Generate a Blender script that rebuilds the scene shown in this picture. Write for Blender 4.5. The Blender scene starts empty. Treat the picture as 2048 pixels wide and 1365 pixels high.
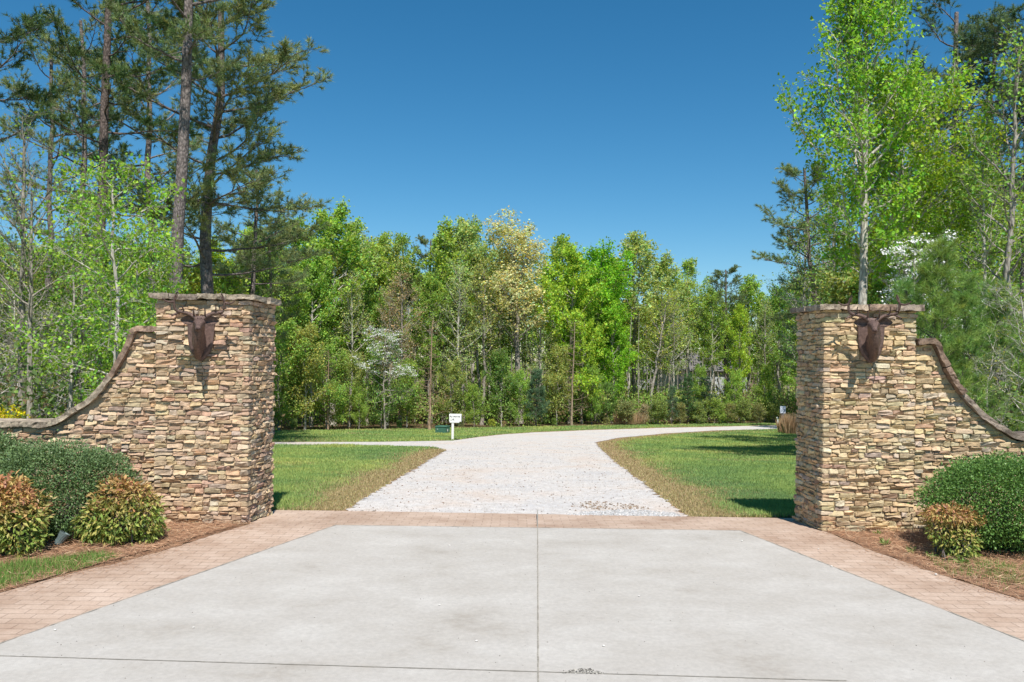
import bpy, bmesh, math, random
import numpy as np
from mathutils import Vector, Matrix, Euler
R = math.radians
sc = bpy.context.scene
COL = sc.collection
rng = np.random.default_rng(7)
random.seed(7)

# ------------------------------------------------------------------ camera
F = 1600.0; HC = 2.0; ROLL = 0.0135; HOR = 712.0
cam = bpy.data.cameras.new('camera'); co = bpy.data.objects.new('camera', cam); COL.objects.link(co)
cam.sensor_width = 36; cam.lens = 36 * F / 2048; cam.clip_end = 2000; cam.clip_start = .05
cam.shift_y = (HOR - 682.5) / 2048
co.matrix_world = Matrix.Translation((0, 0, HC)) @ Matrix.Rotation(R(90), 4, 'X') @ Matrix.Rotation(ROLL, 4, 'Z')
sc.camera = co

# ------------------------------------------------------------------ terrain
_ty = np.array([-60, 9.9, 12, 20, 35, 45, 52, 60, 80, 600.])
_tz = np.array([0, 0, -.10, -.60, -1.64, -2.25, -2.52, -2.66, -2.72, -2.72])
def _smooth(y):
    s = 0
    for d in (-2.5, -1.5, -.5, .5, 1.5, 2.5): s = s + np.interp(np.asarray(y, float) + d, _ty, _tz)
    return s / 6
BRK = np.array([-60, -20, 9.3] + [10 + 1.5 * i for i in range(36)] + [66, 72, 80, 90, 120, 600.])
BZ = _smooth(BRK); BZ[:3] = 0
def gz(y): return np.interp(y, BRK, BZ)
ca, sa = math.cos(ROLL), math.sin(ROLL)
def ray(px, py):
    u, v = px - 1024, HOR - py
    return (u * ca - v * sa) / F, (u * sa + v * ca) / F
def ground_at(px, py):
    a, b = ray(px, py)
    lo, hi = 1.0, 300.0
    for _ in range(60):
        m = (lo + hi) / 2
        if HC + b * m > gz(m): lo = m
        else: hi = m
    return (a * lo, lo)
def at(px, Y): return ray(px, 712)[0] * Y
def zat(px, py, Y): return HC + ray(px, py)[1] * Y

# ------------------------------------------------------------------ helpers
def tag(o, label=None, cat=None, group=None, kind=None):
    if label: o['label'] = label
    if cat: o['category'] = cat
    if group: o['group'] = group
    if kind: o['kind'] = kind
    return o
def empty(name, loc=(0, 0, 0), rz=0):
    o = bpy.data.objects.new(name, None); COL.objects.link(o); o.location = loc; o.rotation_euler = (0, 0, rz)
    o.empty_display_size = .2
    return o
def link(name, me, parent=None):
    o = bpy.data.objects.new(name, me); COL.objects.link(o)
    if parent: o.parent = parent
    return o
def mesh_np(name, V, quads=None, tris=None, mat=None, col=None, smooth=False):
    V = np.asarray(V, np.float32); me = bpy.data.meshes.new(name)
    me.vertices.add(len(V)); me.vertices.foreach_set('co', V.ravel())
    loops = []; starts = []; n = 0
    for arr, k in ((quads, 4), (tris, 3)):
        if arr is None or len(arr) == 0: continue
        arr = np.asarray(arr, np.int32); loops.append(arr.ravel())
        starts.append(n + np.arange(len(arr), dtype=np.int32) * k); n += arr.size
    loops = np.concatenate(loops); starts = np.concatenate(starts)
    me.loops.add(len(loops)); me.loops.foreach_set('vertex_index', loops)
    me.polygons.add(len(starts)); me.polygons.foreach_set('loop_start', starts)
    me.polygons.foreach_set('use_smooth', np.full(len(starts), bool(smooth)))
    if col is not None:
        a = me.attributes.new('col', 'FLOAT_COLOR', 'POINT')
        c = np.ones((len(V), 4), np.float32); c[:, :3] = col; a.data.foreach_set('color', c.ravel())
    me.update(calc_edges=True)
    if mat: me.materials.append(mat)
    return me
def nrm(a): return a / np.maximum(np.linalg.norm(a, axis=-1, keepdims=True), 1e-9)
def bm_mesh(name, bm, mat, smooth=False):
    me = bpy.data.meshes.new(name); bm.normal_update(); bm.to_mesh(me); bm.free()
    if smooth:
        for p in me.polygons: p.use_smooth = True
    if mat: me.materials.append(mat)
    return me

class Tubes:
    """polylines -> one tube mesh"""
    def __init__(s): s.g = {}
    def add(s, pts, rad, sides=5):
        s.g.setdefault((len(pts), sides), []).append((np.asarray(pts, float), np.broadcast_to(np.asarray(rad, float), (len(pts),))))
    def arrays(s):
        Vs, Qs, n = [], [], 0
        for (N, S), lst in s.g.items():
            P = np.stack([p for p, r in lst]); Rr = np.stack([r for p, r in lst])
            T = nrm(np.gradient(P, axis=1))
            ref = np.where(np.abs(T[..., 2:3]) > .9, np.array([1., 0, 0]), np.array([0, 0, 1.]))
            A = nrm(np.cross(T, ref)); B = np.cross(T, A)
            ang = np.arange(S) * 2 * np.pi / S
            ring = P[:, :, None] + Rr[:, :, None, None] * (A[:, :, None] * np.cos(ang)[:, None] + B[:, :, None] * np.sin(ang)[:, None])
            M = len(lst); Vs.append(ring.reshape(-1, 3))
            base = n + (np.arange(M) * N * S)[:, None, None] + (np.arange(N - 1) * S)[None, :, None]
            k = np.arange(S)[None, None, :]; k2 = (k + 1) % S
            Qs.append(np.stack([base + k, base + k2, base + S + k2, base + S + k], -1).reshape(-1, 4))
            n += M * N * S
        return np.concatenate(Vs), np.concatenate(Qs)
    def mesh(s, name, mat, smooth=True):
        V, Q = s.arrays(); return mesh_np(name, V, quads=Q, mat=mat, smooth=smooth)

def leaf_arrays(C, D, N, L, W, fold=.3):
    D = nrm(D); S = nrm(np.cross(D, N)); N = np.cross(S, D)
    L = np.asarray(L)[:, None] if np.ndim(L) else L; W = np.asarray(W)[:, None] if np.ndim(W) else W
    mid = C + D * L * .45
    V = np.stack([C, mid + S * W * .5 + N * W * fold * .5, C + D * L, mid - S * W * .5 + N * W * fold * .5], 1)
    return V.reshape(-1, 3), np.arange(len(C) * 4).reshape(-1, 4)
def rvec(n, r): return nrm(r.normal(size=(n, 3)))

# ------------------------------------------------------------------ materials
def new_mat(name):
    m = bpy.data.materials.new(name); m.use_nodes = True
    nt = m.node_tree; b = nt.nodes['Principled BSDF']; b.inputs['Specular IOR Level'].default_value = .25
    return m, nt, b
def N_(nt, t, **kw):
    n = nt.nodes.new(t)
    for k, v in kw.items():
        if k in n.inputs: n.inputs[k].default_value = v
        else: setattr(n, k, v)
    return n
def ramp(nt, stops):
    n = nt.nodes.new('ShaderNodeValToRGB'); e = n.color_ramp.elements
    while len(e) < len(stops): e.new(.5)
    for el, (p, c) in zip(e, stops): el.position = p; el.color = (*c, 1) if len(c) == 3 else c
    return n
def noise(nt, vec, scale, detail=4, rough=.6):
    n = N_(nt, 'ShaderNodeTexNoise', Scale=scale, Detail=detail, Roughness=rough); nt.links.new(vec, n.inputs['Vector']); return n
def geo(nt): return nt.nodes.new('ShaderNodeNewGeometry').outputs['Position']
def mixc(nt, a, b, f, mode='MIX'):
    n = nt.nodes.new('ShaderNodeMix'); n.data_type = 'RGBA'; n.blend_type = mode
    for sock, v in ((n.inputs['Factor'], f), (n.inputs['A'], a), (n.inputs['B'], b)):
        if hasattr(v, 'links'): nt.links.new(v, sock)
        else: sock.default_value = v if isinstance(v, (int, float)) else (*v, 1)
    return n.outputs['Result']
def bump(nt, b, h, strength=.5, dist=.01):
    n = N_(nt, 'ShaderNodeBump', Strength=strength, Distance=dist); nt.links.new(h, n.inputs['Height']); nt.links.new(n.outputs['Normal'], b.inputs['Normal'])
def plain(name, c, rough=.6, metal=0, var=.25, scale=30):
    m, nt, b = new_mat(name); p = N_(nt, 'ShaderNodeTexCoord').outputs['Object']
    n = noise(nt, p, scale); r = ramp(nt, [(.3, tuple(x * (1 - var) for x in c)), (.7, tuple(min(1, x * (1 + var)) for x in c))])
    nt.links.new(n.outputs['Fac'], r.inputs['Fac']); nt.links.new(r.outputs['Color'], b.inputs['Base Color'])
    b.inputs['Roughness'].default_value = rough; b.inputs['Metallic'].default_value = metal
    return m

def leaf_mat(name, trans=.45, rough=.5, spec=.14, use_obj=True, warm=(1.15, 1.1, .55)):
    m, nt, b = new_mat(name)
    a = N_(nt, 'ShaderNodeAttribute', attribute_name='col').outputs['Color']
    c = a
    if use_obj: c = mixc(nt, a, nt.nodes.new('ShaderNodeObjectInfo').outputs['Color'], 1.0, 'MULTIPLY')
    nt.links.new(c, b.inputs['Base Color']); b.inputs['Roughness'].default_value = rough; b.inputs['Specular IOR Level'].default_value = spec
    t = nt.nodes.new('ShaderNodeBsdfTranslucent'); tc = mixc(nt, c, warm, 1.0, 'MULTIPLY'); nt.links.new(tc, t.inputs['Color'])
    mx = nt.nodes.new('ShaderNodeMixShader'); mx.inputs[0].default_value = trans
    nt.links.new(b.outputs[0], mx.inputs[1]); nt.links.new(t.outputs[0], mx.inputs[2])
    nt.links.new(mx.outputs[0], nt.nodes['Material Output'].inputs['Surface'])
    return m
M = {}
M['leaf'] = leaf_mat('leaf')
M['needle'] = leaf_mat('needle', trans=.25, rough=.5, spec=.15, warm=(1.1, 1.1, .7))
M['petal'] = leaf_mat('petal', trans=.3, warm=(1, 1, .95))
M['bush_leaf'] = leaf_mat('bush_leaf', trans=.25, rough=.42, spec=.3, use_obj=False)
M['grass'] = leaf_mat('grass_blade', trans=.35, rough=.6, spec=.08, use_obj=False, warm=(1.1, 1.1, .6))
M['straw'] = leaf_mat('pine_straw', trans=.1, rough=.7, spec=.2, use_obj=False, warm=(1, .8, .6))

def bark(name, dark, light, scale, stretch=.25, bstr=.7):
    m, nt, b = new_mat(name); p = N_(nt, 'ShaderNodeTexCoord').outputs['Object']
    mp = N_(nt, 'ShaderNodeMapping', Scale=(1, 1, stretch)); nt.links.new(p, mp.inputs['Vector'])
    v = N_(nt, 'ShaderNodeTexVoronoi', Scale=scale, feature='DISTANCE_TO_EDGE'); nt.links.new(mp.outputs[0], v.inputs['Vector'])
    n = noise(nt, mp.outputs[0], scale * .7, 6, .7)
    ad = N_(nt, 'ShaderNodeMath', operation='MULTIPLY_ADD'); nt.links.new(v.outputs['Distance'], ad.inputs[0]); ad.inputs[1].default_value = .9; nt.links.new(n.outputs['Fac'], ad.inputs[2])
    r = ramp(nt, [(.35, dark), (.75, light)]); nt.links.new(ad.outputs[0], r.inputs['Fac'])
    o = nt.nodes.new('ShaderNodeObjectInfo').outputs['Color']
    nt.links.new(mixc(nt, r.outputs['Color'], o, 1.0, 'MULTIPLY'), b.inputs['Base Color']); b.inputs['Roughness'].default_value = .9
    bump(nt, b, ad.outputs[0], bstr, .04)
    return m
M['pine_bark'] = bark('pine_bark', (.045, .035, .032), (.24, .20, .185), 14, .5, 1)
M['bark'] = bark('bark', (.13, .11, .09), (.40, .36, .31), 10, .3)
M['pale_bark'] = bark('pale_bark', (.24, .21, .18), (.60, .56, .49), 9, .4)

def stone_mat(name, sp=60):
    m, nt, b = new_mat(name); a = N_(nt, 'ShaderNodeAttribute', attribute_name='col').outputs['Color']; p = geo(nt)
    n1 = noise(nt, p, 22, 5, .65); n2 = noise(nt, p, sp * 2, 4, .7)
    r = ramp(nt, [(.28, (.62, .58, .54)), (.5, (1, 1, 1)), (.75, (1.22, 1.17, 1.05))]); nt.links.new(n1.outputs['Fac'], r.inputs['Fac'])
    r2 = ramp(nt, [(.3, (.72, .7, .68)), (.6, (1.08, 1.08, 1.08))]); nt.links.new(n2.outputs['Fac'], r2.inputs['Fac'])
    c = mixc(nt, mixc(nt, a, r.outputs['Color'], 1.0, 'MULTIPLY'), r2.outputs['Color'], 1.0, 'MULTIPLY')
    nt.links.new(c, b.inputs['Base Color']); b.inputs['Roughness'].default_value = .85
    ad = N_(nt, 'ShaderNodeMath', operation='ADD'); nt.links.new(n1.outputs['Fac'], ad.inputs[0]); nt.links.new(n2.outputs['Fac'], ad.inputs[1])
    bump(nt, b, ad.outputs[0], .6, .012)
    return m
M['stone'] = stone_mat('stone')
def cap_mat():
    m = stone_mat('cap_stone'); nt = m.node_tree; b = nt.nodes['Principled BSDF']; p = geo(nt); c = b.inputs['Base Color'].links[0].from_socket
    n = noise(nt, p, 7, 5, .75); r = ramp(nt, [(.36, (.42, .38, .36)), (.5, (.9, .88, .86)), (.62, (1.25, 1.22, 1.15))]); nt.links.new(n.outputs['Fac'], r.inputs['Fac'])
    nt.links.new(mixc(nt, c, r.outputs['Color'], 1.0, 'MULTIPLY'), b.inputs['Base Color']); return m
M['cap'] = cap_mat()
M['mortar'] = plain('mortar', (.42, .33, .23), .95, 0, .25, 40)
M['mortar_pale'] = plain('mortar_pale', (.52, .43, .28), .95, 0, .2, 40)

def ground_mats():
    # lawn soil under the blades
    m, nt, b = new_mat('lawn'); p = geo(nt)
    n = noise(nt, p, .45, 5, .6); n2 = noise(nt, p, 9, 4, .7); n3 = noise(nt, p, 60, 3, .7)
    r = ramp(nt, [(.34, (.15, .21, .07)), (.52, (.20, .27, .09)), (.68, (.33, .30, .14))]); nt.links.new(n.outputs['Fac'], r.inputs['Fac'])
    r3 = ramp(nt, [(.3, (.6, .6, .6)), (.7, (1.35, 1.3, 1.2))]); nt.links.new(n3.outputs['Fac'], r3.inputs['Fac'])
    r2 = ramp(nt, [(.35, (.75, .78, .75)), (.65, (1.2, 1.15, 1.1))]); nt.links.new(n2.outputs['Fac'], r2.inputs['Fac'])
    nt.links.new(mixc(nt, mixc(nt, r.outputs['Color'], r2.outputs['Color'], 1., 'MULTIPLY'), r3.outputs['Color'], 1., 'MULTIPLY'), b.inputs['Base Color'])
    b.inputs['Roughness'].default_value = .95; bump(nt, b, n3.outputs['Fac'], .8, .03); M['lawn'] = m
    # forest floor
    m, nt, b = new_mat('forest_floor'); p = geo(nt); n = noise(nt, p, 3, 6, .75)
    r = ramp(nt, [(.3, (.07, .05, .03)), (.5, (.17, .11, .06)), (.7, (.12, .13, .04))]); nt.links.new(n.outputs['Fac'], r.inputs['Fac']); nt.links.new(r.outputs['Color'], b.inputs['Base Color'])
    b.inputs['Roughness'].default_value = 1; bump(nt, b, n.outputs['Fac'], .8, .1); M['floor'] = m
    # verge: worn brown strip
    m, nt, b = new_mat('verge'); p = geo(nt); n = noise(nt, p, 2.2, 5, .7); n3 = noise(nt, p, 70, 3, .7)
    r = ramp(nt, [(.3, (.24, .15, .085)), (.55, (.32, .22, .13)), (.75, (.26, .22, .10))]); nt.links.new(n.outputs['Fac'], r.inputs['Fac'])
    r3 = ramp(nt, [(.3, (.55, .55, .55)), (.7, (1.4, 1.35, 1.3))]); nt.links.new(n3.outputs['Fac'], r3.inputs['Fac'])
    nt.links.new(mixc(nt, r.outputs['Color'], r3.outputs['Color'], 1., 'MULTIPLY'), b.inputs['Base Color']); b.inputs['Roughness'].default_value = .95
    bump(nt, b, n3.outputs['Fac'], .8, .02); M['verge'] = m
    # gravel
    m, nt, b = new_mat('gravel'); p = geo(nt)
    v = N_(nt, 'ShaderNodeTexVoronoi', Scale=85); nt.links.new(p, v.inputs['Vector'])
    sep = nt.nodes.new('ShaderNodeSeparateColor'); nt.links.new(v.outputs['Color'], sep.inputs[0])
    r = ramp(nt, [(0, (.42, .385, .36)), (.08, (.54, .505, .48)), (.55, (.61, .58, .555)), (1, (.66, .63, .61))]); nt.links.new(sep.outputs[0], r.inputs['Fac'])
    n = noise(nt, p, .7, 5, .65); rb = ramp(nt, [(.34, (.98, .89, .82)), (.5, (1, .99, .98)), (.66, (.88, .89, .91))]); nt.links.new(n.outputs['Fac'], rb.inputs['Fac'])
    nf = noise(nt, p, 9, 4, .7); rf = ramp(nt, [(.3, (.8, .78, .76)), (.6, (1.04, 1.04, 1.04))]); nt.links.new(nf.outputs['Fac'], rf.inputs['Fac'])
    # bluish fresh stone down the far road (stays with the place: beyond 24 m and beside the threshold)
    c = mixc(nt, mixc(nt, r.outputs['Color'], rb.outputs['Color'], 1., 'MULTIPLY'), rf.outputs['Color'], 1., 'MULTIPLY')
    nt.links.new(c, b.inputs['Base Color']); b.inputs['Roughness'].default_value = .9
    bump(nt, b, v.outputs['Distance'], .3, .012); M['gravel'] = m
    # concrete
    m, nt, b = new_mat('concrete'); p = geo(nt)
    mp = N_(nt, 'ShaderNodeMapping', Scale=(.8, 1.15, 1)); nt.links.new(p, mp.inputs['Vector'])
    n = noise(nt, mp.outputs[0], 1.25, 8, .68); n2 = noise(nt, p, 26, 5, .75); n3 = noise(nt, p, 220, 2, .8)
    r = ramp(nt, [(.28, (.36, .322, .278)), (.42, (.435, .401, .360)), (.56, (.470, .438, .399)), (.72, (.530, .500, .460))]); nt.links.new(n.outputs['Fac'], r.inputs['Fac'])
    r2 = ramp(nt, [(.3, (.88, .88, .88)), (.65, (1.05, 1.05, 1.05))]); nt.links.new(n2.outputs['Fac'], r2.inputs['Fac'])
    r3 = ramp(nt, [(.25, (.72, .72, .72)), (.45, (1, 1, 1)), (.8, (1.1, 1.1, 1.1))]); nt.links.new(n3.outputs['Fac'], r3.inputs['Fac'])
    c = mixc(nt, mixc(nt, r.outputs['Color'], r2.outputs['Color'], 1., 'MULTIPLY'), r3.outputs['Color'], 1., 'MULTIPLY')
    nt.links.new(c, b.inputs['Base Color']); b.inputs['Roughness'].default_value = .85; bump(nt, b, n3.outputs['Fac'], .35, .004); M['concrete'] = m
    # pavers
    m, nt, b = new_mat('pavers'); p = geo(nt)
    nd = noise(nt, p, 6, 2); mv = nt.nodes.new('ShaderNodeVectorMath'); mv.operation = 'MULTIPLY_ADD'
    nt.links.new(nd.outputs['Color'], mv.inputs[0]); mv.inputs[1].default_value = (.018, .018, 0); nt.links.new(p, mv.inputs[2])
    br = N_(nt, 'ShaderNodeTexBrick', Scale=1.0); nt.links.new(mv.outputs[0], br.inputs['Vector'])
    br.inputs['Brick Width'].default_value = .215; br.inputs['Row Height'].default_value = .11; br.inputs['Mortar Size'].default_value = .004; br.inputs['Mortar Smooth'].default_value = .4
    br.inputs['Color1'].default_value = (.455, .33, .25, 1); br.inputs['Color2'].default_value = (.505, .38, .297, 1); br.inputs['Mortar'].default_value = (.35, .25, .19, 1); br.inputs['Bias'].default_value = 0
    n = noise(nt, p, 1.3, 5, .65); r = ramp(nt, [(.32, (.78, .72, .68)), (.5, (1, 1, 1)), (.66, (1.14, 1.17, 1.2))]); nt.links.new(n.outputs['Fac'], r.inputs['Fac'])
    n2 = noise(nt, p, 45, 4, .7); r2 = ramp(nt, [(.3, (.86, .85, .84)), (.6, (1.04, 1.04, 1.04))]); nt.links.new(n2.outputs['Fac'], r2.inputs['Fac'])
    nt.links.new(mixc(nt, mixc(nt, br.outputs['Color'], r.outputs['Color'], 1., 'MULTIPLY'), r2.outputs['Color'], 1., 'MULTIPLY'), b.inputs['Base Color'])
    b.inputs['Roughness'].default_value = .85
    inv = N_(nt, 'ShaderNodeMath', operation='SUBTRACT'); inv.inputs[0].default_value = 1; nt.links.new(br.outputs['Fac'], inv.inputs[1]); bump(nt, b, inv.outputs[0], .8, .008); M['pavers'] = m
    # soil of the beds
    m, nt, b = new_mat('bed_soil'); p = geo(nt); n = noise(nt, p, 12, 6, .75)
    r = ramp(nt, [(.3, (.19, .10, .06)), (.55, (.33, .19, .115)), (.75, (.42, .27, .17))]); nt.links.new(n.outputs['Fac'], r.inputs['Fac']); nt.links.new(r.outputs['Color'], b.inputs['Base Color'])
    b.inputs['Roughness'].default_value = .95; bump(nt, b, n.outputs['Fac'], 1, .03); M['bed'] = m
ground_mats()
M['rust'] = plain('rusted_metal', (.165, .108, .090), .48, .4, .4, 40)
_nt = M['rust'].node_tree; _b = _nt.nodes['Principled BSDF']; _p = N_(_nt, 'ShaderNodeTexCoord').outputs['Object']; _mp = N_(_nt, 'ShaderNodeMapping', Scale=(1, 1, .3)); _nt.links.new(_p, _mp.inputs['Vector']); bump(_nt, _b, noise(_nt, _mp.outputs[0], 110, 5, .7).outputs['Fac'], .9, .012)
M['rust_plaque'] = plain('plaque_metal', (.15, .098, .084), .6, .15, .35, 30)
M['rust_dark'] = plain('dark_rusted_metal', (.07, .04, .034), .55, .1, .3, 28)
M['white'] = plain('white_paint', (.74, .74, .72), .4, 0, .04, 8)
M['ink'] = plain('black_ink', (.02, .025, .03), .5)
M['green_metal'] = plain('green_metal', (.06, .155, .115), .45, 0, .12, 4)
M['pale_label'] = plain('pale_label', (.7, .7, .68), .5)
M['grey_metal'] = plain('grey_metal', (.16, .19, .21), .5, .2, .15, 10)
M['sign_face'] = plain('sign_face', (.62, .66, .74), .4, 0, .05, 6)
M['sign_ink'] = plain('sign_ink', (.06, .09, .13), .5)
M['slate_blue'] = plain('slate_blue_paint', (.08, .13, .19), .5, 0, .15, 10)
M['joint'] = plain('joint_filler', (.30, .275, .235), .95, 0, .3, 30)
M['siding'] = plain('grey_siding', (.42, .44, .47), .7, 0, .06, 5)
M['roof'] = plain('grey_shingle', (.16, .15, .15), .9, 0, .2, 10)
M['glass'] = plain('window_glass', (.03, .04, .05), .1, 0, .1, 5)
M['pebble'] = plain('pebble', (.66, .63, .58), .8, 0, .15, 40)

# ------------------------------------------------------------------ light
SUN_EL, SUN_AZ = 57, 11           # azimuth: degrees right of straight behind the camera
w = bpy.data.worlds.new('World'); sc.world = w; w.use_nodes = True
nt = w.node_tree; bg = nt.nodes['Background']; sky = nt.nodes.new('ShaderNodeTexSky'); sky.sky_type = 'NISHITA'; sky.sun_disc = False
sdir = Vector((math.sin(R(SUN_AZ)) * math.cos(R(SUN_EL)), -math.cos(R(SUN_AZ)) * math.cos(R(SUN_EL)), math.sin(R(SUN_EL))))
sky.sun_elevation = R(SUN_EL); sky.sun_rotation = math.atan2(sdir.x, sdir.y)
sky.air_density = 1.0; sky.dust_density = 0; sky.ozone_density = 6.0; sky.altitude = 200
hs_ = N_(nt, 'ShaderNodeHueSaturation', Hue=.488, Saturation=1.25, Value=.615); nt.links.new(sky.outputs[0], hs_.inputs['Color']); nt.links.new(hs_.outputs[0], bg.inputs[0]); bg.inputs[1].default_value = .15
sun = bpy.data.lights.new('sun', 'SUN'); sun.energy = 5.0; sun.angle = R(.55); sun.color = (1, .955, .88)
so = bpy.data.objects.new('sun', sun); COL.objects.link(so); so.rotation_euler = (-sdir).to_track_quat('-Z', 'Y').to_euler()
sc.view_settings.view_transform = 'Standard'; sc.view_settings.look = 'None'; sc.view_settings.gamma = 1; sc.view_settings.exposure = .3
sc.cycles.max_bounces = 6; sc.cycles.diffuse_bounces = 3; sc.cycles.transmission_bounces = 4; sc.cycles.glossy_bounces = 2
sc.cycles.sample_clamp_indirect = 4

# ------------------------------------------------------------------ ground sheets
def sheet(name, poly, mat, dz, jitter=0, seg=.25, seed=1, kind='structure'):
    """a polygon laid on the terrain, split where the terrain bends"""
    r = np.random.default_rng(seed); pts = []
    P = [np.array(p, float) for p in poly]
    for a, b in zip(P, P[1:] + P[:1]):
        L = np.linalg.norm(b - a); n = max(1, int(L / seg)) if jitter else 1
        t = (b - a) / max(L, 1e-6); nn = np.array([-t[1], t[0]])
        for k in range(n):
            j = 0 if (k == 0 or not jitter) else (r.normal() * jitter)
            pts.append(a + (b - a) * k / n + nn * j)
    bm = bmesh.new(); vs = [bm.verts.new((p[0], p[1], 0)) for p in pts]; f = bm.faces.new(vs)
    bm.normal_update()
    if f.normal.z < 0: f.normal_flip()
    bmesh.ops.triangulate(bm, faces=[f], ngon_method='EAR_CLIP')
    ys = [p[1] for p in pts]
    for y in BRK:
        if min(ys) < y < max(ys):
            bmesh.ops.bisect_plane(bm, geom=bm.verts[:] + bm.edges[:] + bm.faces[:], plane_co=(0, y, 0), plane_no=(0, 1, 0), dist=1e-5)
    for v in bm.verts: v.co.z = float(gz(v.co.y)) + dz
    o = link(name, bm_mesh(name, bm, mat)); o['kind'] = kind
    return o
G = ground_at
# base ground
gx = np.array([-500, -120, -60, -30, -10, 0, 10, 30, 60, 120, 500.]); gy = BRK
XX, YY = np.meshgrid(gx, gy); V = np.stack([XX, YY, gz(YY) - .02], -1).reshape(-1, 3)
nx = len(gx); Q = [[j * nx + i, j * nx + i + 1, (j + 1) * nx + i + 1, (j + 1) * nx + i] for j in range(len(gy) - 1) for i in range(nx - 1)]
o = link('ground', mesh_np('ground', V, quads=Q, mat=M['lawn'])); o['kind'] = 'structure'

P_left = [G(*p) for p in ((690, 1023), (735, 992), (800, 956), (850, 927), (893, 901))]
branch_lo = [G(893, 901), G(868, 894), G(700, 890), G(549, 889), G(380, 888), (-22, G(380, 888)[1] + .6)]
branch_hi = [(-22, G(380, 883)[1] + .8), G(380, 883), G(549, 884.5), G(760, 884), G(905, 881.5)]
far_edge = [G(960, 874), G(1010, 869), G(1070, 865), G(1180, 860.5), G(1330, 856), G(1470, 853), G(1560, 851)]
fx, fy = far_edge[-1]
far_edge.append((fx + 14, fy + 1.5))
near_r = [(fx + 14, fy - 5), G(1560, 858), G(1430, 861), G(1330, 867), G(1235, 876), G(1190, 885), G(1197, 894), G(1230, 925), G(1280, 962), G(1330, 1002), G(1378, 1034)]
road = P_left + branch_lo[1:] + branch_hi + far_edge + near_r
verge = ([G(590, 1021.5), G(672, 978), G(765, 932), G(838, 905)] + [(x, y - .25) for x, y in branch_lo[1:]] + [(x, y + .3) for x, y in branch_hi] + [(x - .05, y + .6) for x, y in far_edge]
         + [(fx + 14, fy - 6)] + [G(1560, 859.5), G(1430, 863), G(1335, 870), G(1275, 879), G(1240, 889), G(1275, 910), G(1350, 945), G(1440, 988), G(1520, 1035)])
sheet('verge', verge, M['verge'], -.012, .07, .12, 3)
sheet('gravel_road', road, M['gravel'], -.004, .045, .07, 4)
# forest floor beyond the mown edge
edge_px = [(-500, 868), (300, 865), (560, 862), (800, 858), (1000, 855), (1200, 851), (1400, 848), (1560, 847)]
EDGE = [G(*p) for p in edge_px]
EDGE = [(-90, EDGE[0][1] - 12)] + EDGE + [(EDGE[-1][0] + 12, EDGE[-1][1]), (90, EDGE[-1][1] - 15)]
def edge_y(x): return float(np.interp(x, [e[0] for e in EDGE], [e[1] for e in EDGE]))
sheet('forest_floor', EDGE + [(200, 300), (-200, 300)], M['floor'], -.01, .25, .6, 5)
woods_l = [(-4.6, 10.2), (-5.2, 14), (-8.5, 22), (-13, 31), (-24, 33), (-70, 33), (-70, 10.2)]
woods_r = [(4.9, 10.2), (6.6, 15), (11.5, 24), (20, 40), (70, 45), (70, 10.2)]
sheet('forest_floor', woods_l, M['floor'], -.011, .12, .5, 6)
sheet('forest_floor', woods_r, M['floor'], -.011, .12, .5, 7)

# paving
INL, INR = G(672, 1052), G(1480, 1063)
def ext(a, b, y):
    t = (y - a[1]) / (b[1] - a[1]); return (a[0] + (b[0] - a[0]) * t, y)
INL0 = ext(INL, G(0, 1290), .6); INR0 = ext(INR, G(2048, 1285), .6)
YB = G(1000, 1029)[1]
out_l = [G(*p) for p in ((549, 1021), (497, 1046), (470, 1057), (330, 1101), (240, 1126), (150, 1146), (0, 1187))]
out_l.append(ext(out_l[-1], out_l[-2], 3.0)); out_l.append((out_l[-1][0] - 4, .6))
out_r = [G(*p) for p in ((1592, 1037), (1650, 1064), (1720, 1092), (1800, 1122), (1900, 1156), (2048, 1203))]
out_r.append(ext(out_r[-1], out_r[-2], 3.2)); out_r.append((out_r[-1][0] + 4, .6))
pav = [(-2.0, .6)] + [INL0] + list(reversed(out_l)) + [G(690, 1023), G(1378, 1035)] + out_r + [INR0, (2.0, .6)]
sheet('paver_border', [out_l[-1]] + list(reversed(out_l))[1:] + [G(690, 1022.5), G(1378, 1034)] + out_r, M['pavers'], .003, .006, .12, 8)
conc = [INL0, INL, INR, INR0]
sheet('concrete_drive', conc, M['concrete'], .009)
# saw-cut joints in the slab and along its edge
def strip(name, pts, wd, dz, mat, jit=.0015, seed=0):
    r = np.random.default_rng(seed); V = []; Q = []
    P = []
    for a, b in zip(pts, pts[1:]):
        n = max(2, int(np.linalg.norm(np.subtract(b, a)) / .06))
        P += [np.add(a, np.subtract(b, a) * k / n) for k in range(n)]
    P.append(np.array(pts[-1])); P = np.array(P); T = nrm(np.gradient(P, axis=0)); Nn = np.stack([-T[:, 1], T[:, 0]], 1)
    a = P + Nn * (wd / 2 + r.normal(size=(len(P), 1)) * jit); b = P - Nn * (wd / 2 + r.normal(size=(len(P), 1)) * jit)
    V = np.concatenate([np.c_[a, np.full(len(P), dz)], np.c_[b, np.full(len(P), dz)]]); n = len(P)
    Q = [[i, i + 1, n + i + 1, n + i] for i in range(n - 1)]
    o = link(name, mesh_np(name, V, quads=Q, mat=mat)); o['kind'] = 'structure'; return o
strip('expansion_joint', [G(1075, 1030), G(1076, 1365), (.11, .7)], .011, .013, M['joint'], .0012, 1)
j0, j1 = G(0, 1315), G(1500, 1363)
strip('expansion_joint', [(j0[0] - .05, j0[1]), (j1[0] + .6, j1[1])], .010, .0125, M['joint'], .0012, 2)
strip('border_joint', [INL0, INL, INR, INR0], .011, .0122, M['joint'], .003, 3)

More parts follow.
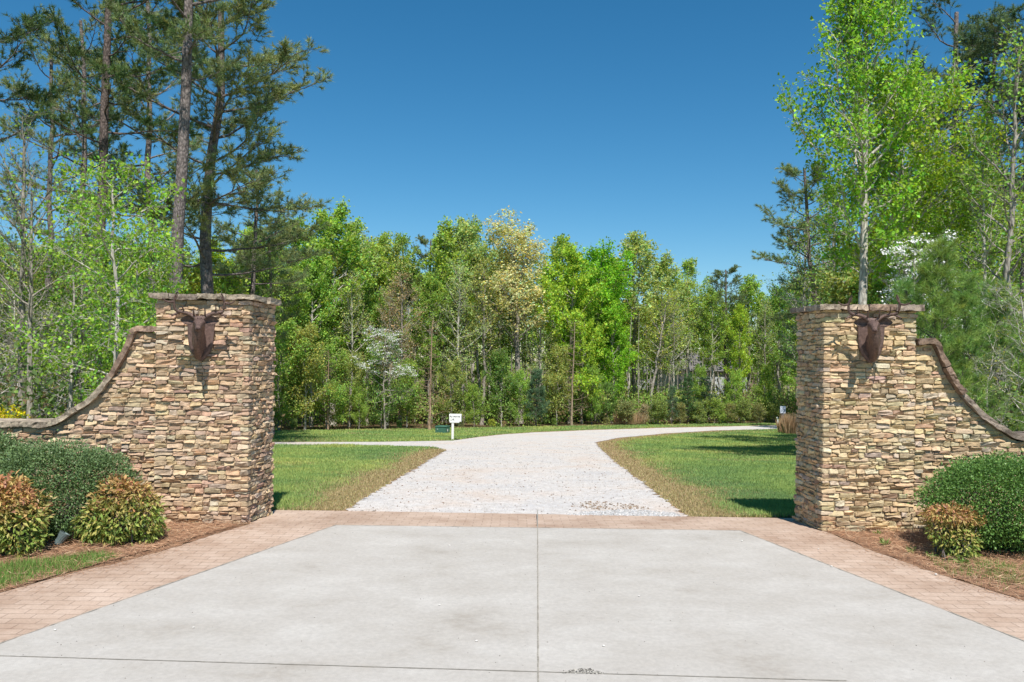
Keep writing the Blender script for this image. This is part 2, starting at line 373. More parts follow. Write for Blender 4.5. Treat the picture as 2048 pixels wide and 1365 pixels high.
# ------------------------------------------------------------------ stonework
PAL_L = np.array([(.62, .46, .31), (.68, .54, .38), (.55, .41, .29), (.42, .29, .21), (.50, .45, .39), (.60, .40, .25), (.31, .21, .17), (.66, .56, .45), (.58, .39, .30)])
PW_L = np.array([.22, .26, .16, .08, .07, .05, .055, .08, .03])
PAL_R = np.array([(.64, .50, .31), (.72, .61, .41), (.56, .43, .27), (.42, .30, .21), (.52, .47, .40), (.60, .42, .25), (.32, .21, .16), (.68, .62, .52), (.58, .38, .27)])
PW_R = np.array([.22, .28, .17, .08, .06, .05, .04, .07, .03])
AA = np.array([-1, -.86, .05, .86, 1.]); BB = np.array([-1, -.66, .6, 1.])
class Stones:
    def __init__(s, pal, pw, r): s.V = []; s.Q = []; s.C = []; s.n = 0; s.pal = pal; s.pw = pw / pw.sum(); s.r = r
    def face(s, org, ax, out, items, depth=.11):
        """items: (s0,s1,zl0,zl1,zr0,zr1,d) stones on a plane: org + ax*s + z, pushed out"""
        r = s.r; it = np.array(items, float); n = len(it)
        if n == 0: return
        g = .003
        s0, s1, a0, a1, b0, b1, d = it.T
        A, B = np.meshgrid(AA, BB); A = A.ravel(); B = B.ravel(); K = len(A)
        u = (A + 1) / 2; v = (B + 1) / 2
        S = s0[:, None] + g + (s1 - s0 - 2 * g)[:, None] * u
        zlo = a0[:, None] * (1 - u) + b0[:, None] * u + g * .8; zhi = a1[:, None] * (1 - u) + b1[:, None] * u - g * .8
        Z = zlo + (zhi - zlo) * v
        eS = (np.abs(A) == 1); eZ = (np.abs(B) == 1); edge = eS | eZ; corner = eS & eZ
        h = (a1 - a0)
        Z = Z - np.sign(B) * corner * (h * .5)[:, None] * r.uniform(.05, .6, (n, K)) * .62 + r.normal(size=(n, K)) * .0022 + (eZ & ~eS) * r.normal(size=(n, K)) * .0036
        S = S - np.sign(A) * corner * r.uniform(.003, .018, (n, K)) + r.normal(size=(n, K)) * .003 * (~eS)
        D = d[:, None] + r.normal(size=(n, K)) * .0055 - edge * r.uniform(.001, .012, (n, K)) - corner * .004
        D += (r.normal(size=n) * .006)[:, None] * A + (r.normal(size=n) * .007)[:, None] * B
        ring = [0, 1, 2, 3, 4, 9, 14, 19, 18, 17, 16, 15, 10, 5]
        S2, Z2 = S[:, ring], Z[:, ring]; D2 = np.full((n, len(ring)), -depth)
        S = np.c_[S, S2]; Z = np.c_[Z, Z2]; D = np.c_[D, D2]
        P = np.asarray(org)[None, None] + S[..., None] * np.asarray(ax) + D[..., None] * np.asarray(out); P = P.copy(); P[..., 2] += Z
        q = []
        for j in range(3):
            for i in range(4): q.append([j * 5 + i, j * 5 + i + 1, j * 5 + i + 6, j * 5 + i + 5])
        m = len(ring)
        for k in range(m): q.append([ring[(k + 1) % m], ring[k], K + k, K + (k + 1) % m])
        q = np.array(q)
        if np.dot(np.cross(ax, (0, 0, 1)), out) < 0: q = q[:, ::-1]
        s.Q.append((s.n + (np.arange(n) * (K + m))[:, None, None] + q[None]).reshape(-1, 4)); s.n += n * (K + m)
        s.V.append(P.reshape(-1, 3))
        c = s.pal[r.choice(len(s.pal), n, p=s.pw)]; c = (c * .64 + (s.pal * s.pw[:, None]).sum(0) * .36) * np.array([.97, .925, .87]) * r.uniform(.78, 1.14, (n, 1)) * (1 + r.normal(size=(n, 3)) * .035)
        s.C.append(np.repeat(np.clip(c, .05, .82), K + m, axis=0))
    def mesh(s, name): return mesh_np(name, np.concatenate(s.V), quads=np.concatenate(s.Q), mat=M['stone'], col=np.concatenate(s.C))
def courses(z0, z1, r):
    zs = [z0]
    while zs[-1] < z1 - .075: zs.append(zs[-1] + r.uniform(.036, .064))
    zs.append(z1); return zs
def wave(zs, r):
    ph = r.uniform(0, 6.28, (len(zs), 3)); am = r.uniform(.2, 1, (len(zs), 3)) * .0055
    def f(k, s):
        if k == 0 or k == len(zs) - 1: return zs[k]
        return zs[k] + sum(am[k, i] * math.sin(s * (5, 11, 19)[i] + ph[k, i]) for i in range(3))
    return f
def lay(zs, f, sa, sb, r, top=None, parity=None, cut=(0, 0), mn=.065, mx=.27):
    items = []
    for k in range(len(zs) - 1):
        a, b = sa, sb
        if parity is not None and k % 2 == parity: a, b = sa + cut[0], sb + cut[1]
        s = a
        while s < b - 1e-6:
            L = mn + (mx - mn) * r.beta(1.5, 2.3)
            e = s + L
            if b - e < mn * .8: e = b
            z = [f(k, s), f(k + 1, s), f(k, e), f(k + 1, e)]
            if top is not None:
                tl, tr = top(s), top(e); tm = min(tl, tr)
                z[1] = min(z[1], tl); z[3] = min(z[3], tr)
                if z[1] - z[0] < .02 or z[3] - z[2] < .02:
                    s = e; continue
            d = r.normal(.024, .008)
            if z[1] - z[0] > .052 and r.random() < .08:     # two thin ones
                mid = r.uniform(.4, .6); m0 = z[0] + (z[1] - z[0]) * mid; m1 = z[2] + (z[3] - z[2]) * mid
                items.append((s, e, z[0], m0, z[2], m1, d)); items.append((s, e, m0, z[1], m1, z[3], d + r.normal() * .007))
            else: items.append((s, e, *z, d))
            s = e
    return items
def rough_box(size, r, amp=.006, div=(7, 4, 3), rnd=.012):
    """noisy slab centred on the origin; returns V,Q"""
    nx, ny, nz = div; bm = bmesh.new(); bmesh.ops.create_cube(bm, size=1)
    V = []; Q = []; idx = {}
    bm.free()
    def vid(i, j, k):
        if (i, j, k) not in idx: idx[(i, j, k)] = len(V); V.append((i / nx - .5, j / ny - .5, k / nz - .5))
        return idx[(i, j, k)]
    for i in range(nx):
        for j in range(ny):
            Q.append([vid(i, j, nz), vid(i + 1, j, nz), vid(i + 1, j + 1, nz), vid(i, j + 1, nz)]); Q.append([vid(i, j, 0), vid(i, j + 1, 0), vid(i + 1, j + 1, 0), vid(i + 1, j, 0)])
    for i in range(nx):
        for k in range(nz):
            Q.append([vid(i, 0, k), vid(i + 1, 0, k), vid(i + 1, 0, k + 1), vid(i, 0, k + 1)]); Q.append([vid(i, ny, k), vid(i, ny, k + 1), vid(i + 1, ny, k + 1), vid(i + 1, ny, k)])
    for j in range(ny):
        for k in range(nz):
            Q.append([vid(0, j, k), vid(0, j, k + 1), vid(0, j + 1, k + 1), vid(0, j + 1, k)]); Q.append([vid(nx, j, k), vid(nx, j + 1, k), vid(nx, j + 1, k + 1), vid(nx, j, k + 1)])
    V = np.array(V); E = (np.abs(np.abs(V) - .5) < 1e-6).sum(1)
    P = V * np.array(size); P -= np.sign(V) * (np.abs(np.abs(V) - .5) < 1e-6) * ((E >= 2)[:, None]) * rnd * .6
    P += r.normal(size=P.shape) * amp
    if amp: ph = r.uniform(0, 6.28, 6); lo = V[:, 2] < 0; P[:, 2] += lo * .009 * np.sin(P[:, 0] * 23 + ph[0]) * np.sin(P[:, 0] * 9 + ph[1]); P[:, 1] += .012 * np.sign(V[:, 1]) * np.sin(P[:, 0] * 17 + ph[2]) * (np.abs(V[:, 1]) > .49); P[:, 1] += .006 * np.sin(P[:, 2] * 60 + ph[3])
    return P, np.array(Q)
class Slabs:
    mat = 'stone'
    def __init__(s): s.V = []; s.Q = []; s.C = []; s.n = 0
    def add(s, P, Q, mat3, col):
        P = P @ np.array(mat3[0]).T + np.array(mat3[1]); s.V.append(P); s.Q.append(Q + s.n); s.n += len(P); s.C.append(np.tile(col, (len(P), 1)))
    def mesh(s, name): return mesh_np(name, np.concatenate(s.V), quads=np.concatenate(s.Q), mat=M[s.mat], col=np.concatenate(s.C))
def box_mesh(name, x0, x1, y0, y1, z0, z1, mat):
    V = [(x, y, z) for z in (z0, z1) for x, y in ((x0, y0), (x1, y0), (x1, y1), (x0, y1))]
    return mesh_np(name, V, quads=[[0, 3, 2, 1], [4, 5, 6, 7], [0, 1, 5, 4], [1, 2, 6, 5], [2, 3, 7, 6], [3, 0, 4, 7]], mat=mat)
CAPC = [(.32, .23, .18), (.36, .29, .23), (.26, .19, .155), (.40, .34, .27), (.30, .25, .21)]

def pillar(xl, xr, yf, yb, shift, ztop, pal, pw, seed, label, mortar, inner):
    """inner: +1 = the drive is on the +x side. shift = sideways run of the inner face from front to back"""
    r = np.random.default_rng(seed); cx = (xl + xr) / 2
    t = empty('gate_pillar', (cx, yf, 0)); tag(t, label, 'pillar', 'stone gate pillars')
    st = Stones(pal, pw, r); zs = courses(-.06, ztop, r); f = wave(zs, r)
    W = xr - xl; D = yb - yf
    st.face((xl - cx, 0, 0), (1, 0, 0), (0, -1, 0), lay(zs, f, -.025, W + .025, r, parity=1, cut=(.075 if inner < 0 else 0, -.075 if inner > 0 else 0)))
    for side in (1, -1):
        x0 = (xr if side > 0 else xl) - cx; sh = shift if side == inner else shift * .2
        ax = nrm(np.array([sh, D, 0])); out = np.array([ax[1], -ax[0], 0]) * side
        L = math.hypot(D, sh)
        st.face((x0, 0, 0), ax, out, lay(zs, f, -.025, L, r, parity=0, cut=(.10, 0)))
    link('stonework', st.mesh('stonework'), t)
    core = [(xl - cx, 0), (xr - cx, 0), (xr - cx + (shift if inner > 0 else 0), D), (xl - cx + (shift if inner < 0 else 0), D)]
    V = [(x, y, z) for z in (-.1, ztop - .005) for x, y in core]
    link('mortar_core', mesh_np('mortar_core', V, quads=[[0, 3, 2, 1], [4, 5, 6, 7], [0, 1, 5, 4], [1, 2, 6, 5], [2, 3, 7, 6], [3, 0, 4, 7]], mat=mortar), t)
    sl = Slabs(); sl.mat = 'cap'; x = xl - cx - .095; xe = xr - cx + .095
    sx = 0
    ws = r.uniform(.8, 1.3, 4); ws = ws / ws.sum() * (xe - x)
    for row, (y0, y1) in enumerate(((-.085, D * .5), (D * .5 + .006, D + .08))):
        xx = x + (shift * .6 if row else 0)
        for k, wd in enumerate(np.roll(ws, row)):
            P, Q = rough_box((wd - .006, y1 - y0, .062 + r.uniform(-.008, .010)), r, .003, (12, 4, 2), .0)
            sl.add(P, Q, (np.eye(3), (xx + wd / 2, (y0 + y1) / 2 + r.normal() * .008, ztop + .034 + r.normal() * .003)), np.array(CAPC[r.integers(0, 5)]) * r.uniform(.75, 1.3)); xx += wd
    link('cap', sl.mesh('cap'), t)
    return t

YF = 9.32
XL0, XL1 = at(317, YF) , at(491, YF) + .03
XR0, XR1 = at(1654, YF) - .0, at(1831, YF)
pl = pillar(XL0, XL1, YF, YF + .78, .06, 2.60, PAL_L, PW_L, 21, 'square stacked stone gate pillar with sunlit inner side, beside the mailbox lawn', M['mortar'], 1)
pr = pillar(XR0, XR1, YF + .06, YF + .84, -.03, 2.585, PAL_R, PW_R, 22, 'square stacked stone gate pillar with shaded inner side, beside the dry grass clump', M['mortar_pale'], -1)

def wing(name_label, pts_px, x_in, y, pal, pw, seed, mortar, sgn):
    """pts_px: cap top profile from the pillar outwards, in picture coordinates at depth y"""
    r = np.random.default_rng(seed)
    prof = [(at(px, y) , zat(px, py, y)) for px, py in pts_px]
    # resample the curve smoothly (Catmull-Rom)
    P = np.array(prof); pp = np.vstack([2 * P[0] - P[1], P, 2 * P[-1] - P[-2]]); C = []
    for i in range(1, len(pp) - 2):
        for tt in np.linspace(0, 1, 8, endpoint=False):
            p0, p1, p2, p3 = pp[i - 1:i + 3]
            C.append(.5 * (2 * p1 + (p2 - p0) * tt + (2 * p0 - 5 * p1 + 4 * p2 - p3) * tt ** 2 + (3 * p1 - p0 - 3 * p2 + p3) * tt ** 3))
    C.append(P[-1]); C = np.array(C)
    t = empty('wing_wall', ((prof[0][0] + prof[-1][0]) / 2, y, 0)); tag(t, name_label, 'wall', 'curved stone wing walls')
    ox = t.location.x; C[:, 0] -= ox
    xs = C[:, 0] if C[0, 0] < C[-1, 0] else C[::-1, 0]; zz = C[:, 1] if C[0, 0] < C[-1, 0] else C[::-1, 1]
    th = .07
    top = lambda s: float(np.interp(s, xs, zz)) - th
    x0, x1 = xs[0], xs[-1]; zmax = float(zz.max()) - th
    zs = courses(-.06, zmax, r); f = wave(zs, r); st = Stones(pal, pw, r)
    st.face((0, 0, 0), (1, 0, 0), (0, -1, 0), lay(zs, f, x0, x1, r, top=top))
    link('stonework', st.mesh('stonework'), t)
    n = len(xs); V = []; Q = []
    for yy in (0, .34):
        V += [(x, yy, -.1) for x in xs] + [(x, yy, z - th - .004) for x, z in zip(xs, zz)]
    for i in range(n - 1):
        Q += [[i, i + 1, n + i + 1, n + i], [2 * n + i + 1, 2 * n + i, 3 * n + i, 3 * n + i + 1], [n + i, n + i + 1, 3 * n + i + 1, 3 * n + i]]
    Q += [[0, n, 3 * n, 2 * n], [n - 1, 3 * n - 1, 4 * n - 1, 2 * n - 1]]
    link('mortar_core', mesh_np('mortar_core', V, quads=Q, mat=mortar), t)
    # cap slabs along the curve
    seg = np.r_[0, np.cumsum(np.linalg.norm(np.diff(C, axis=0), axis=1))]; L = seg[-1]; s = 0; sl = Slabs(); sl.mat = 'cap'
    while s < L - .05:
        e = min(L, s + r.uniform(.34, .62))
        if L - e < .2: e = L
        P, Q = rough_box((1, .46, .062), r, .0, (12, 4, 2), .0)
        u = (P[:, 0] + .5); ss = s + .003 + (e - s - .006) * u
        cxx = np.interp(ss, seg, C[:, 0]); czz = np.interp(ss, seg, C[:, 1])
        tx = np.interp(ss + .02, seg, C[:, 0]) - np.interp(ss - .02, seg, C[:, 0]); tz = np.interp(ss + .02, seg, C[:, 1]) - np.interp(ss - .02, seg, C[:, 1]); ln = np.hypot(tx, tz) + 1e-9; tx /= ln; tz /= ln
        nxn, nzn = -tz, tx
        flip = np.where(nzn < 0, -1, 1); nxn = nxn * flip; nzn = nzn * flip
        off = P[:, 2] - .034
        W = np.stack([cxx + nxn * off, P[:, 1] + .15 - .0, czz + nzn * off], 1)
        edge = (np.abs(np.abs(P[:, 1]) - .23) < 1e-4)
        W += r.normal(size=W.shape) * .003; W[edge, 1] += (r.normal(size=edge.sum()) * .004); ph_ = r.uniform(0, 6, 3); W[edge, 1] += .010 * np.sin(u[edge] * 9 + ph_[0]); W[:, 2] += .005 * np.sin(u * 7 + ph_[1]) * (P[:, 2] < 0); W[:, 2] += r.normal() * .006; W[:, 1] += r.normal() * .014
        sl.V.append(W); sl.Q.append(Q if sgn > 0 else Q[:, ::-1]); sl.Q[-1] = sl.Q[-1] + sl.n; sl.n += len(W)
        sl.C.append(np.tile(np.array(CAPC[r.integers(0, 5)]) * r.uniform(.7, 1.3), (len(W), 1))); s = e
    link('cap', sl.mesh('cap'), t)
    return t
wing('stone wing wall with flat low end, sweeping down behind the two orange shrubs', [(322, 654), (272, 655), (255, 685), (228, 737), (196, 783), (155, 815), (108, 841), (60, 842), (0, 842), (-300, 838)], 0, YF + .07, PAL_L, PW_L, 31, M['mortar'], -1)
wing('stone wing wall sweeping down behind the big round clipped bush', [(1829, 679), (1866, 680), (1886, 716), (1907, 757), (1944, 803), (1985, 838), (2030, 868), (2060, 870), (2150, 872), (2400, 876)], 0, YF + .13, PAL_R, PW_R, 32, M['mortar_pale'], 1)

# ------------------------------------------------------------------ deer heads
def loft(rings, seg=20, close=True):
    """rings: (centre, u, v, rx, rz[, sharp])"""
    V = []; Q = []
    for c, u, v, a, b in rings:
        for k in range(seg):
            an = 2 * math.pi * k / seg
            V.append(np.asarray(c) + np.asarray(u) * a * math.cos(an) + np.asarray(v) * b * math.sin(an))
    n = len(rings)
    for j in range(n - 1):
        for k in range(seg): Q.append([j * seg + k, j * seg + (k + 1) % seg, (j + 1) * seg + (k + 1) % seg, (j + 1) * seg + k])
    T = []
    if close:
        V.append(np.asarray(rings[-1][0])); e = len(V) - 1
        for k in range(seg): T.append([(n - 1) * seg + k, (n - 1) * seg + (k + 1) % seg, e])
    return np.array(V), np.array(Q), np.array(T) if T else None
def uvsphere(bm, c, r, sx=1, sy=1, sz=1, seg=12):
    bmesh.ops.create_uvsphere(bm, u_segments=seg, v_segments=seg // 2 + 2, radius=r, matrix=Matrix.Translation(c) @ Matrix.Diagonal((sx, sy, sz, 1)))
def deer(x, y, z, yaw, label, roll=0):
    t = empty('deer_head_sculpture', (x, y, z)); tag(t, label, 'sculpture', 'rusty deer head mounts')
    # shield plaque (front is -y)
    outl = []
    for k in range(41):
        q = k / 40; a = q * 2 * math.pi
    half = [(0, .27), (.05, .262), (.10, .272), (.145, .262), (.155, .20), (.152, .10), (.148, .0), (.135, -.10), (.105, -.18), (.06, -.24), (.025, -.275), (0, -.29)]
    outl = half + [(-a, b) for a, b in half[-2:0:-1]]
    bm = bmesh.new(); n = len(outl)
    L0 = [bm.verts.new((a, 0, b)) for a, b in outl]; L1 = [bm.verts.new((a, -.03, b)) for a, b in outl]; L2 = [bm.verts.new((a * .86, -.045, b * .88)) for a, b in outl]
    for A, B in ((L0, L1), (L1, L2)):
        for k in range(n): bm.faces.new([A[k], A[(k + 1) % n], B[(k + 1) % n], B[k]])
    bm.faces.new(L2); bm.faces.new(list(reversed(L0))); bmesh.ops.recalc_face_normals(bm, faces=bm.faces)
    link('plaque', bm_mesh('plaque', bm, M['rust_plaque']), t)
    # neck and head, one surface: spine in (out, z)
    sp = [(.03, -.07, .086, .19), (.07, -.055, .084, .175), (.12, -.02, .080, .15), (.17, .03, .074, .125), (.215, .08, .069, .105), (.25, .122, .066, .088), (.285, .148, .066, .076), (.32, .156, .063, .068), (.355, .150, .056, .058), (.39, .137, .045, .047), (.425, .120, .037, .040), (.455, .106, .034, .036), (.478, .096, .033, .033), (.495, .088, .027, .027), (.503, .085, .014, .014)]
    sp = [(a + (.03 if i > 1 else 0), b, rx * (.84 if i < 4 else 1), rz) for i, (a, b, rx, rz) in enumerate(sp)]; S = np.array([[a, b] for a, b, _, _ in sp]); T = nrm(np.gradient(S, axis=0)); rings = []
    cy, sy_ = math.cos(yaw), math.sin(yaw)
    for (a, b, rx, rz), tg in zip(sp, T):
        k = min(1, max(0, (a - .03) / .3)); cyk, syk = math.cos(yaw * k), math.sin(yaw * k)
        cx = math.sin(yaw) * a * .9 * k
        c = (cx, -a * (1 - .15 * abs(yaw) * k), b)
        d = np.array([syk * tg[0], -cyk * tg[0], tg[1]]); u = np.array([cyk, syk, 0]); v = np.cross(u, d); v = v if v[2] > 0 else -v
        rings.append((c, u, v, rx, rz))
    V, Q, Tt = loft(rings, 22)
    # brow ridges, cheek hollows and keel of the throat by pushing rings
    V = V.copy()
    for j, (c, u, v, a, b) in enumerate(rings):
        for k in range(22):
            an = 2 * math.pi * k / 22; p = V[j * 22 + k]
            if 6 <= j <= 8 and .3 < an < .9 or 6 <= j <= 8 and math.pi - .9 < an < math.pi - .3: p += (p - np.asarray(c)) * .13
            if 9 <= j <= 11 and (abs(math.sin(an)) < .5): p -= (p - np.asarray(c)) * .12
            if j <= 4 and abs(an - 1.5 * math.pi) < .45: p += (p - np.asarray(c)) * .14
            if j <= 4 and (abs(an - 1.5 * math.pi - .9) < .3 or abs(an - 1.5 * math.pi + .9) < .3): p -= (p - np.asarray(c)) * .07
            if j < 6: p += np.random.default_rng(j * 50 + k).normal(size=3) * .0025
    link('head', mesh_np('head', V, quads=Q, tris=Tt, mat=M['rust'], smooth=True), t)
    hc = np.array(rings[7][0]); u = rings[7][1]; fw = np.array([math.sin(yaw), -math.cos(yaw), 0]); up = np.array([0, 0, 1.])
    def L(a, f, z): return hc + u * a + fw * f + up * z
    for s in (1, -1):                                                   # eyes
        bm = bmesh.new(); uvsphere(bm, L(.056 * s, .028, .018), .0125); link('eye', bm_mesh('eye', bm, M['rust_dark'], True), t)
    bm = bmesh.new(); nb = np.array(rings[-2][0]) + fw * .006 + up * .008; uvsphere(bm, nb, .021, 1.15, .7, .8); link('nose', bm_mesh('nose', bm, M['rust_dark'], True), t)
    for s in (1, -1):                                                   # ears: cupped leaves
        n1 = 9; Vv = []; Qq = []
        base = L(.055 * s, -.045, .04); tip = L(.205 * s, -.07, .045); ax = tip - base
        side = nrm(np.cross(ax, fw)); cup = fw
        for i in range(n1):
            q = i / (n1 - 1); wd = .064 * math.sin(math.pi * (q * .88 + .10)) ** .8 * (1 - .25 * q)
            for j, jj in enumerate((-1, -.5, 0, .5, 1)):
                Vv.append(base + ax * q + side * wd * jj + cup * (.030 * (jj * jj) - .02) * (1 - q * .6))
        m0 = len(Vv)
        Vv += [p - cup * .007 for p in Vv]
        for i in range(n1 - 1):
            for j in range(4):
                a = i * 5 + j; Qq.append([a, a + 1, a + 6, a + 5]); Qq.append([m0 + a, m0 + a + 5, m0 + a + 6, m0 + a + 1])
            Qq.append([i * 5, (i + 1) * 5, m0 + (i + 1) * 5, m0 + i * 5]); Qq.append([i * 5 + 4, m0 + i * 5 + 4, m0 + (i + 1) * 5 + 4, (i + 1) * 5 + 4])
        link('ear', mesh_np('ear', Vv, quads=Qq, mat=M['rust'], smooth=True), t)
    for s in (1, -1):                                                   # antlers
        tb = Tubes()
        def curve(pts, r0, r1):
            P = np.array([L(a * s * (.95 if a > .05 else 1), f, z * (1.04 if z > .1 else 1)) for a, f, z in pts]); tt = np.linspace(0, 1, 12); k = np.linspace(0, 1, len(P))
            P2 = np.stack([np.interp(tt, k, P[:, i]) for i in range(3)], 1)
            for _ in range(1): P2[1:-1] = (P2[:-2] + 2 * P2[1:-1] + P2[2:]) / 4
            tb.add(P2, np.linspace(r0, r1, 12), 7)
        curve([(.03, -.02, .055), (.085, -.03, .105), (.16, -.03, .130), (.235, -.01, .132), (.272, .01, .150), (.282, .02, .215), (.278, .03, .285), (.245, .05, .35)], .026, .010)
        curve([(.235, -.02, .125), (.285, .02, .10), (.30, .06, .085)], .016, .007)
        curve([(.292, .03, .245), (.33, .06, .235), (.37, .09, .245), (.40, .11, .275)], .015, .006)
        curve([(.06, -.025, .085), (.065, .03, .135), (.06, .05, .175)], .012, .005)
        curve([(.17, -.03, .130), (.185, .02, .175), (.18, .04, .215)], .011, .005)
        curve([(.280, .025, .255), (.255, .055, .285), (.235, .07, .325)], .010, .004)
        link('antler', tb.mesh('antler', M['rust']), t)
    return t
dl = deer(at(405, YF), YF - .035, zat(405, 676, YF), .30, 'rusty deer head sculpture on shield plaque, mounted on the pillar with sunlit inner side')
dr = deer(at(1742, YF), YF + .025, zat(1742, 680, YF), -.34, 'rusty deer head sculpture on shield plaque, mounted on the pillar with shaded inner side')
for d_ in (dl, dr): d_.scale = (1, .93, .95)

# ------------------------------------------------------------------ planting beds
def pts_in_poly(x, y, poly):
    inside = np.zeros(len(x), bool); n = len(poly)
    for i in range(n):
        x1, y1 = poly[i]; x2, y2 = poly[(i + 1) % n]
        c = ((y1 > y) != (y2 > y)) & (x < (x2 - x1) * (y - y1) / ((y2 - y1) + 1e-12) + x1); inside ^= c
    return inside
bed_l = [(-3.02, YF - .02), *[(x, y + .0) for x, y in out_l[1:7]], ext(out_l[6], out_l[5], 5.6), (-9.5, 5.2), (-9.5, YF + .05), (-4, YF + .02)]
bed_r = [(XR0 + .0, YF + .05), *out_r[1:6], ext(out_r[5], out_r[4], 5.6), (9.5, 5.2), (9.5, YF + .1), (5, YF + .1)]
sheet('mulch_bed', bed_l, M['bed'], .006, .02, .1, 11)
sheet('mulch_bed', bed_r, M['bed'], .006, .02, .1, 12)
def sample_poly(poly, n, r):
    P = np.array(poly); lo, hi = P.min(0), P.max(0); X = np.empty(0); Y = np.empty(0)
    while len(X) < n:
        x = r.uniform(lo[0], hi[0], n * 3); y = r.uniform(lo[1], hi[1], n * 3); k = pts_in_poly(x, y, poly); X = np.r_[X, x[k]]; Y = np.r_[Y, y[k]]
    return X[:n], Y[:n]
def vnoise(x, y, s, seed=0):
    """cheap smooth value noise"""
    r = np.random.default_rng(seed); g = r.random((64, 64)); fx, fy = x * s + 100, y * s + 100
    ix, iy = np.floor(fx).astype(int), np.floor(fy).astype(int); tx, ty = fx - ix, fy - iy; tx = tx * tx * (3 - 2 * tx); ty = ty * ty * (3 - 2 * ty)
    a = g[ix % 64, iy % 64]; b = g[(ix + 1) % 64, iy % 64]; c = g[ix % 64, (iy + 1) % 64]; d = g[(ix + 1) % 64, (iy + 1) % 64]
    return (a * (1 - tx) + b * tx) * (1 - ty) + (c * (1 - tx) + d * tx) * ty
def straw(poly, n, seed, name, keep=None):
    r = np.random.default_rng(seed); X, Y = sample_poly(poly, n, r)
    if keep is not None: k = keep(X, Y, r); X, Y = X[k], Y[k]
    n = len(X); h = .012 + .075 * vnoise(X, Y, 2.2, 3) * r.random(n)
    a = r.uniform(0, 2 * np.pi, n); L = r.uniform(.07, .17, n); D = np.stack([np.cos(a), np.sin(a), r.normal(size=n) * .16], 1)
    C = np.stack([X, Y, h], 1) - D * L[:, None] * .5
    V, Q = leaf_arrays(C, D, np.tile([0, 0, 1.], (n, 1)) + r.normal(size=(n, 3)) * .3, L, r.uniform(.003, .0055, n), .2)
    V[:, 2] = np.maximum(V[:, 2], .008)
    pal = np.array([(.52, .30, .175), (.60, .38, .24), (.42, .22, .125), (.66, .48, .31), (.30, .17, .11)])
    c = pal[r.choice(5, n, p=[.3, .27, .2, .13, .1])] * r.uniform(.75, 1.25, (n, 1))
    o = link(name, mesh_np(name, V, quads=Q, mat=M['straw'], col=np.repeat(c, 4, 0))); return o
g_l = [G(*p) for p in ((-250, 1160), (0, 1132), (120, 1116), (195, 1109), (240, 1115), (150, 1144), (0, 1181), (-250, 1243))]
o = straw(bed_l, 34000, 1, 'pine_straw', lambda x, y, r: ~pts_in_poly(x, y, g_l) | (r.random(len(x)) < .12))
tag(o, 'loose brown pine needle mulch under the orange shrubs and grass edge', 'pine straw', kind='stuff')
o = straw(bed_r, 32000, 2, 'pine_straw', lambda x, y, r: r.random(len(x)) < np.where((y < 7.4) & (x > 4.8), .45, 1))
tag(o, 'loose brown pine needle mulch under the big round clipped bush', 'pine straw', kind='stuff')

def spill(edge, n, seed):
    E = np.array(edge); r = np.random.default_rng(seed); k = r.integers(0, len(E) - 1, n); q = r.random(n)[:, None]; P = E[k] * (1 - q) + E[k + 1] * q
    s = np.sign(-P[:, :1]); P = P + np.c_[s[:, 0] * r.exponential(.09, n), -r.exponential(.05, n)]; a = r.uniform(0, 6.28, n); D = np.stack([np.cos(a), np.sin(a), np.zeros(n)], 1); L = r.uniform(.05, .13, n)
    V, Q = leaf_arrays(np.c_[P, np.full(n, .012)] - D * L[:, None] * .5, D, np.tile([0, 0, 1.], (n, 1)), L, np.full(n, .0035), .3); V[:, 2] = np.maximum(V[:, 2], .009)
    c = np.array([(.45, .25, .14), (.34, .18, .10), (.55, .38, .24)])[r.integers(0, 3, n)]; o = link('pine_straw', mesh_np('pine_straw', V, quads=Q, mat=M['straw'], col=np.repeat(c, 4, 0)))
    return o
tag(spill(out_l[1:7], 420, 91), 'stray pine needles blown on the pavers before the orange shrubs', 'pine straw', kind='stuff')
tag(spill(out_r[1:6], 420, 92), 'stray pine needles blown on the pavers before the round bush', 'pine straw', kind='stuff')
# ------------------------------------------------------------------ grass
def blades(X, Y, hgt, wid, col, r, lean=.55, z0=0):
    n = len(X); a = r.uniform(0, 2 * np.pi, n); l = np.abs(r.normal(size=n)) * lean
    D = nrm(np.stack([np.cos(a) * l, np.sin(a) * l, np.ones(n)], 1)); b = a + r.normal(size=n) * .6 + np.pi / 2
    S = np.stack([np.cos(b), np.sin(b), np.zeros(n)], 1) * wid[:, None] / 2
    B = np.stack([X, Y, gz(Y) - .012 + z0], 1); T = B + D * hgt[:, None]; T[:, :2] += D[:, :2] * hgt[:, None] * .5
    V = np.stack([B - S, B + S, T], 1).reshape(-1, 3)
    return V, np.arange(n * 3).reshape(-1, 3), np.repeat(col, 3, 0)
def px_poly(poly): return [G(*p) for p in poly]
GREEN = np.array([(.27, .395, .13), (.34, .455, .145), (.20, .32, .125), (.50, .53, .17)])
DRY = np.array([(.56, .45, .26), (.46, .34, .20), (.42, .39, .18)])
